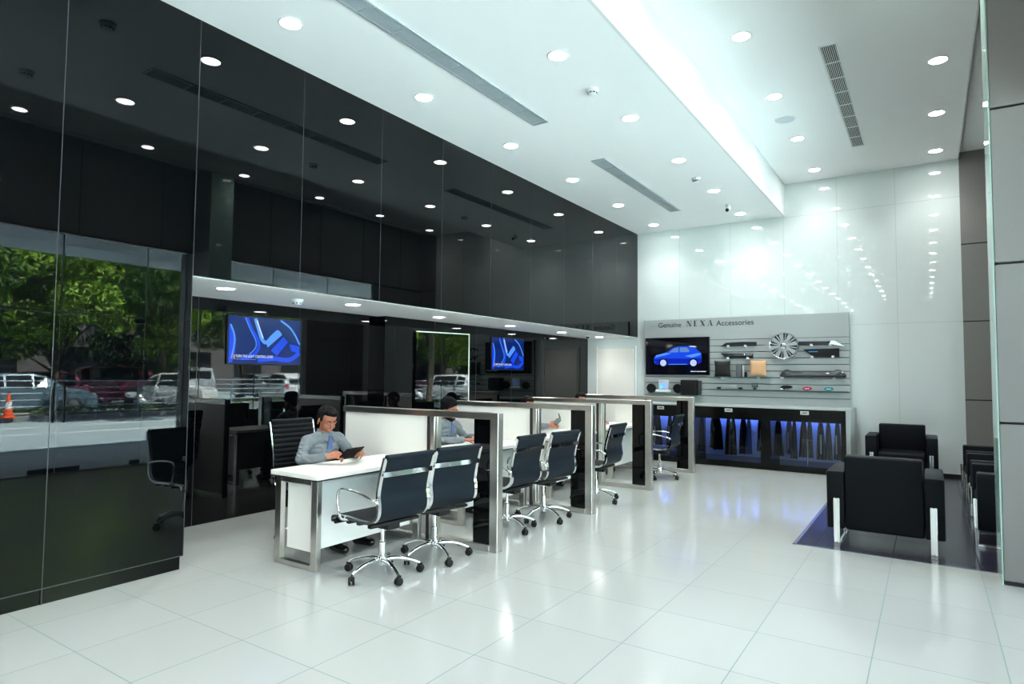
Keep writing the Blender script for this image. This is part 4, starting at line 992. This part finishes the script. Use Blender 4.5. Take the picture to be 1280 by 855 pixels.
# cars
tyre = mat('tyre_rubber', (.012, .012, .012), .8); cglass = mat('car_glass', (.01, .012, .014), .05); lamp_r = mat('tail_lamp', (.5, .01, .02), .2); lamp_w = mat('head_lamp', (.8, .8, .8), .1)
def car(label, x, y, rz, paint, kind='hatch', L_=3.85, sc=1., patch=None):
    t = empty('car', label, 'car', (x, y, -.012), rz, 'cars parked beyond the railing')
    W = .84
    if kind == 'hatch': st = [(-.5, .62, .66, .66), (-.485, .88, .95, .62), (-.44, .95, 1.28, .60), (-.33, .95, 1.47, .60), (.05, .93, 1.50, .61), (.17, .92, 1.40, .60), (.30, .91, .96, .70), (.42, .84, .86, .74), (.485, .72, .73, .72), (.5, .5, .52, .68)]
    elif kind == 'suv': st = [(-.5, .75, .80, .70), (-.49, 1.05, 1.15, .68), (-.46, 1.10, 1.62, .66), (-.38, 1.10, 1.74, .66), (.10, 1.08, 1.76, .66), (.17, 1.07, 1.68, .66), (.27, 1.05, 1.12, .74), (.44, .98, 1.0, .76), (.49, .85, .86, .74), (.5, .6, .62, .70)]
    else: st = [(-.5, .70, .72, .70), (-.48, .88, .90, .70), (-.36, .92, .95, .66), (-.25, .93, 1.30, .58), (-.12, .93, 1.42, .58), (.06, .92, 1.43, .58), (.15, .91, 1.33, .58), (.28, .90, .93, .70), (.43, .82, .84, .74), (.49, .68, .69, .72), (.5, .5, .52, .68)]
    R_ = []
    for u, bz, rz_, rw in st:
        e = .06*max(0, (abs(u)-.40)/.10); wl = W-e; X = u*L_
        R_.append([(X, -wl+.02, .22), (X, -wl-.01, .45), (X, -wl, bz), (X, -rw, rz_-.04), (X, -rw+.08, rz_), (X, rw-.08, rz_), (X, rw, rz_-.04), (X, wl, bz), (X, wl+.01, .45), (X, wl-.02, .22)])
    vs = [q for r in R_ for q in r]; m_ = 10; fs = [tuple(range(m_)), tuple((len(R_)-1)*m_+k for k in range(m_))]
    for i in range(len(R_)-1):
        for k in range(m_): fs.append((i*m_+k, i*m_+(k+1) % m_, i*m_+m_+(k+1) % m_, i*m_+m_+k))
    MB().add(vs, fs).build('car_body', paint, t, ang=28)
    cab = [i for i, s in enumerate(st) if s[2]-s[1] > .25]
    mbw = MB()
    for s_ in (0, 1):
        a_, b_ = (2, 3) if s_ == 0 else (7, 6)
        for i in cab[:-1]:
            p = [Vector(R_[i][a_]), Vector(R_[i+1][a_]), Vector(R_[i+1][b_]), Vector(R_[i][b_])]
            c_ = sum(p, Vector())/4; o = Vector((0, -.012 if s_ == 0 else .012, 0))
            q = [c_+(v-c_)*.9+o for v in p]; q2 = [v+o for v in q]; mbw.add(q+q2, [(0, 1, 2, 3), (4, 5, 6, 7), (0, 1, 5, 4), (1, 2, 6, 5), (2, 3, 7, 6), (3, 0, 4, 7)])
    mbw.build('side_window', cglass, t, smooth=False)
    for nm, i, j, dx in (('windscreen', cab[-1], cab[-1]+1, .012), ('rear_window', cab[0], cab[0]-1, -.012)):
        p = [Vector(R_[i][3]), Vector(R_[i][6]), Vector(R_[j][7]), Vector(R_[j][2])] if True else None
        if nm == 'rear_window': p = [Vector(R_[i][3]), Vector(R_[i][6]), Vector(R_[j][6]), Vector(R_[j][3])]
        c_ = sum(p, Vector())/4; o = Vector((dx, 0, .012)); q = [c_+(v-c_)*.86+o for v in p]; q2 = [v+o for v in q]
        MB().add(q+q2, [(0, 1, 2, 3), (4, 5, 6, 7), (0, 1, 5, 4), (1, 2, 6, 5), (2, 3, 7, 6), (3, 0, 4, 7)]).build(nm, cglass, t, smooth=False)
    for u in (-.31, .32):
        for s_ in (-1, 1):
            w_ = MB().lathe([(.2, -.09), (.30, -.08), (.31, -.05), (.31, .05), (.30, .08), (.2, .09)], 20, M=Matrix.Translation((u*L_, s_*.76, .31)) @ RW).build('wheel', tyre, t)
            MB().lathe([(0, .10), (.05, .105), (.19, .095), (.2, .08)], 16, M=Matrix.Translation((u*L_, s_*.76, .31)) @ Matrix.Rotation(-s_*PI/2, 4, 'X') @ Matrix.Identity(4)).build('wheel_rim', al, w_)
    for s_ in (-1, 1):
        MB().box(L_*.485-.06, L_*.485+.03, s_*.58-.12, s_*.58+.12, .62, .74, bev=.03).build('headlight', lamp_w, t)
        MB().box(-L_*.49-.03, -L_*.49+.06, s_*.66-.09, s_*.66+.09, .72, .95, bev=.03).build('tail_light', lamp_r, t)
        MB().ell((L_*.2, s_*.93, .98), (.07, .09, .06)).build('wing_mirror', paint, t)
    MB().box(-L_*.5-.02, -L_*.5+.01, -.25, .25, .55, .66, bev=.005).box(L_*.5-.01, L_*.5+.02, -.25, .25, .42, .53, bev=.005).build('number_plate', mat('plate_white', (.75, .75, .72), .4), t)
def paint(n, c): return mat('car_paint_'+n, c, .25, .1, coat=.8)
pbl, pre, pwh, psi = paint('blue', (.12, .20, .26)), paint('crimson', (.28, .01, .06)), paint('white', (.75, .76, .78)), paint('silver', (.45, .48, .5))
car('blue-grey saloon car behind the railing, at the left edge of the reflection', 16.2, 8.6, PI/2+.1, pbl, 'saloon', 4.3)
car('crimson hatchback parked behind the blue-grey saloon', 20.0, 11.0, PI/2+.15, pre, 'hatch')
car('second crimson car, right of the first crimson one', 21.5, 14.5, PI/2+.15, pre, 'suv', 4.2)
car('silver van-like car right of the parked scooter', 20.3, 18.6, .45, psi, 'suv', 4.0)
car('white hatchback with a red tail lamp beside the tree trunk', 15.6, 14.6, 2.5, pwh, 'hatch')
car('white hatchback reflected under the wall screen', 15.2, 20.5, .3, pwh, 'hatch')
car('white off-road car reflected under the wall screen, farther right', 15.5, 24.3, PI/2+.2, pwh, 'suv', 4.3)
car('white saloon behind the railing, second in the row under the wall screen', 19.5, 22.0, .2, pwh, 'saloon', 4.3)
car('white saloon farthest along the street', 14.0, 29.5, PI/2+.2, pwh, 'saloon', 4.3)
car('silver hatchback parked far back between the white cars', 21.5, 27.5, .4, psi, 'hatch')
# scooter
t = empty('scooter', 'white scooter parked behind the street railing', 'scooter', (15.9, 12.6, -.012), 2.6)
for x in (-.6, .62): MB().lathe([(.14, -.05), (.22, -.045), (.23, 0), (.22, .045), (.14, .05)], 18, M=Matrix.Translation((x, 0, .23)) @ RW).build('wheel', tyre, t)
MB().chain([(-.65, 0, .62), (-.3, 0, .60), (0, 0, .34), (.3, 0, .34), (.46, 0, .8), (.44, 0, .95)], [.11, .15, .09, .09, .10, .06]).build('body', pwh, t)
MB().chain([(-.6, 0, .78), (-.15, 0, .76)], [.08, .10]).build('seat', plastic_black, t); MB().tube([(.42, -.33, 1.05), (.44, 0, .98), (.42, .33, 1.05)], .02).tube([(.46, 0, .9), (.62, 0, .25)], .03).build('handlebar', plastic_black, t)
MB().tube([(.42, .3, 1.05), (.42, .33, 1.25)], .008).ell((.42, .33, 1.27), (.02, .05, .035)).ell((.42, -.33, 1.27), (.02, .05, .035)).tube([(.42, -.3, 1.05), (.42, -.33, 1.25)], .008).build('mirror', plastic_black, t); MB().ell((.50, 0, .88), (.05, .08, .06)).build('headlight', lamp_w, t)
# trees
leaf1 = mat('leaf_green', (.075, .16, .016), .6, noise=.5, nscale=1.2); leaf2 = mat('leaf_bright', (.19, .33, .025), .6, noise=.4, nscale=1.5); leaf3 = mat('leaf_dark', (.018, .05, .008), .6, noise=.4, nscale=1.2)
bark = mat('bark', (.10, .08, .06), .9, noise=.3, nscale=8, bump=.6, bscale=30)
def leaves(name, blobs, n, size, m_, parent, seed):
    g = np.random.default_rng(seed); blobs = np.array(blobs, float)
    vol = blobs[:, 3]*blobs[:, 4]*blobs[:, 5]; idx = g.choice(len(blobs), n, p=vol/vol.sum())
    d = g.normal(size=(n, 3)); d /= np.linalg.norm(d, axis=1)[:, None]; r = g.uniform(.45, 1, n)**.5
    c = blobs[idx, :3]+d*blobs[idx, 3:6]*r[:, None]
    a = g.normal(size=(n, 3)); a /= np.linalg.norm(a, axis=1)[:, None]
    b = np.cross(a, g.normal(size=(n, 3))); b /= np.linalg.norm(b, axis=1)[:, None]
    s_ = g.uniform(.6, 1.3, n)[:, None]*size
    v = np.stack([c-a*s_, c-b*s_*.42, c+a*s_, c+b*s_*.42], 1).reshape(-1, 3)
    me = bpy.data.meshes.new(name); me.vertices.add(4*n); me.vertices.foreach_set('co', v.ravel()); me.loops.add(4*n); me.loops.foreach_set('vertex_index', np.arange(4*n, dtype=np.int32))
    me.polygons.add(n); me.polygons.foreach_set('loop_start', np.arange(0, 4*n, 4, dtype=np.int32)); me.polygons.foreach_set('loop_total', np.full(n, 4, dtype=np.int32)); me.update(calc_edges=True); me.validate()
    me.materials.append(m_); o = bpy.data.objects.new(name, me); COL.objects.link(o); o.parent = parent; return o
def tree(label, x, y, h, rad, zb, seed, n=9000, m_=leaf1, trunk=.16, bend=.3, size=.15):
    n = int(n*1.5); size *= .82
    t = empty('street_tree', label, 'tree', (x, y, -.012), group='trees beyond the street'); g = random.Random(seed)
    tp = smooth_path([(0, 0, 0), (bend*.3, .1, zb*.5), (bend, 0, zb), (bend*.6, 0, h*.7)], 5)
    MB().tube(tp, [trunk*(1-.55*i/(len(tp)-1)) for i in range(len(tp))], 10).build('trunk', bark, t)
    bm_ = MB(); blobs = []
    for k in range(26):
        a = g.uniform(0, 2*PI); u = g.uniform(.15, 1); z = g.uniform(zb, h); q = 1-abs((z-(zb+h)/2)/((h-zb)/2))**2*.45
        c_ = (rad*u*q*math.cos(a)+bend, rad*u*q*math.sin(a), z); s_ = g.uniform(.5, 1.05)*rad*.36; blobs.append((*c_, s_, s_, s_*.72))
        if k < 12: bm_.tube([tp[len(tp)//2+k % 4], Vector(c_)], [trunk*.35, trunk*.1], 6)
    bm_.build('branch', bark, t)
    leaves('foliage', blobs, n, size, m_, t, seed)
    return t
tree('leafy tree at the far left of the reflection', 17.0, 6.5, 7.6, 3.2, 2.0, 1, 9000, leaf1)
tree('bright green tree behind the blue-grey saloon', 18.0, 10.4, 7.8, 3.2, 2.0, 2, 11000, leaf2)
tree('dark green tree behind the scooter', 22.0, 15.0, 8.8, 4.0, 2.2, 3, 10000, leaf3, size=.18)
tree('bright green tree left of the leaning street trunk', 17.5, 14.2, 7.6, 3.0, 2.3, 4, 11000, leaf2)
tree('tall slim leaning tree in front of the street railing', 11.3, 11.6, 7.5, 2.4, 4.2, 5, 5000, leaf1, trunk=.15, bend=-.5)
tree('leafy tree behind the white cars', 19.0, 20.5, 8.0, 3.6, 2.4, 6, 9000, leaf1)
tree('bright tree at the far end of the street', 15.0, 27.0, 8.5, 3.6, 2.6, 7, 9000, leaf2)
tree('dark tree behind the far white saloon', 22.0, 30.0, 9.5, 4.5, 2.4, 8, 8000, leaf3, size=.2)
tree('dark tree at the back left of the reflection', 25.0, 9.0, 9.5, 4.5, 1.8, 9, 9000, leaf3, size=.2)
tree('tall green tree at the back centre of the reflection', 27.0, 19.0, 10.5, 5.0, 1.8, 10, 9000, leaf1, size=.2)
# low weeds along the kerb: uncountable
w_ = leaves('verge_weeds', [(kx(y)+.45, y, .22, .35, .55, .16) for y in [3+.9*k for k in range(26)]], 5200, .06, leaf1, None, 30); w_['kind'] = 'stuff'; tag(w_, 'low green weeds on the verge under the street railing', 'weeds')
# building behind the trees
t = empty('building', 'long pale building with dark windows behind the street trees', 'building', (34, 18, 0))
MB().box(0, 8, -30, 34, 0, 6.5).build('wall', mat('building_wall', (.11, .10, .10), .8), t, smooth=False)
for k in range(14):
    w_ = MB().box(-.06, .0, -28+4.4*k, -25.6+4.4*k, 1.2, 3.0).build('window', cglass, t, smooth=False)
MB().box(-.4, 8.4, -30.4, 34.4, 6.5, 6.9).build('roof_edge', mat('roof_edge', (.25, .24, .23), .8), t, smooth=False)
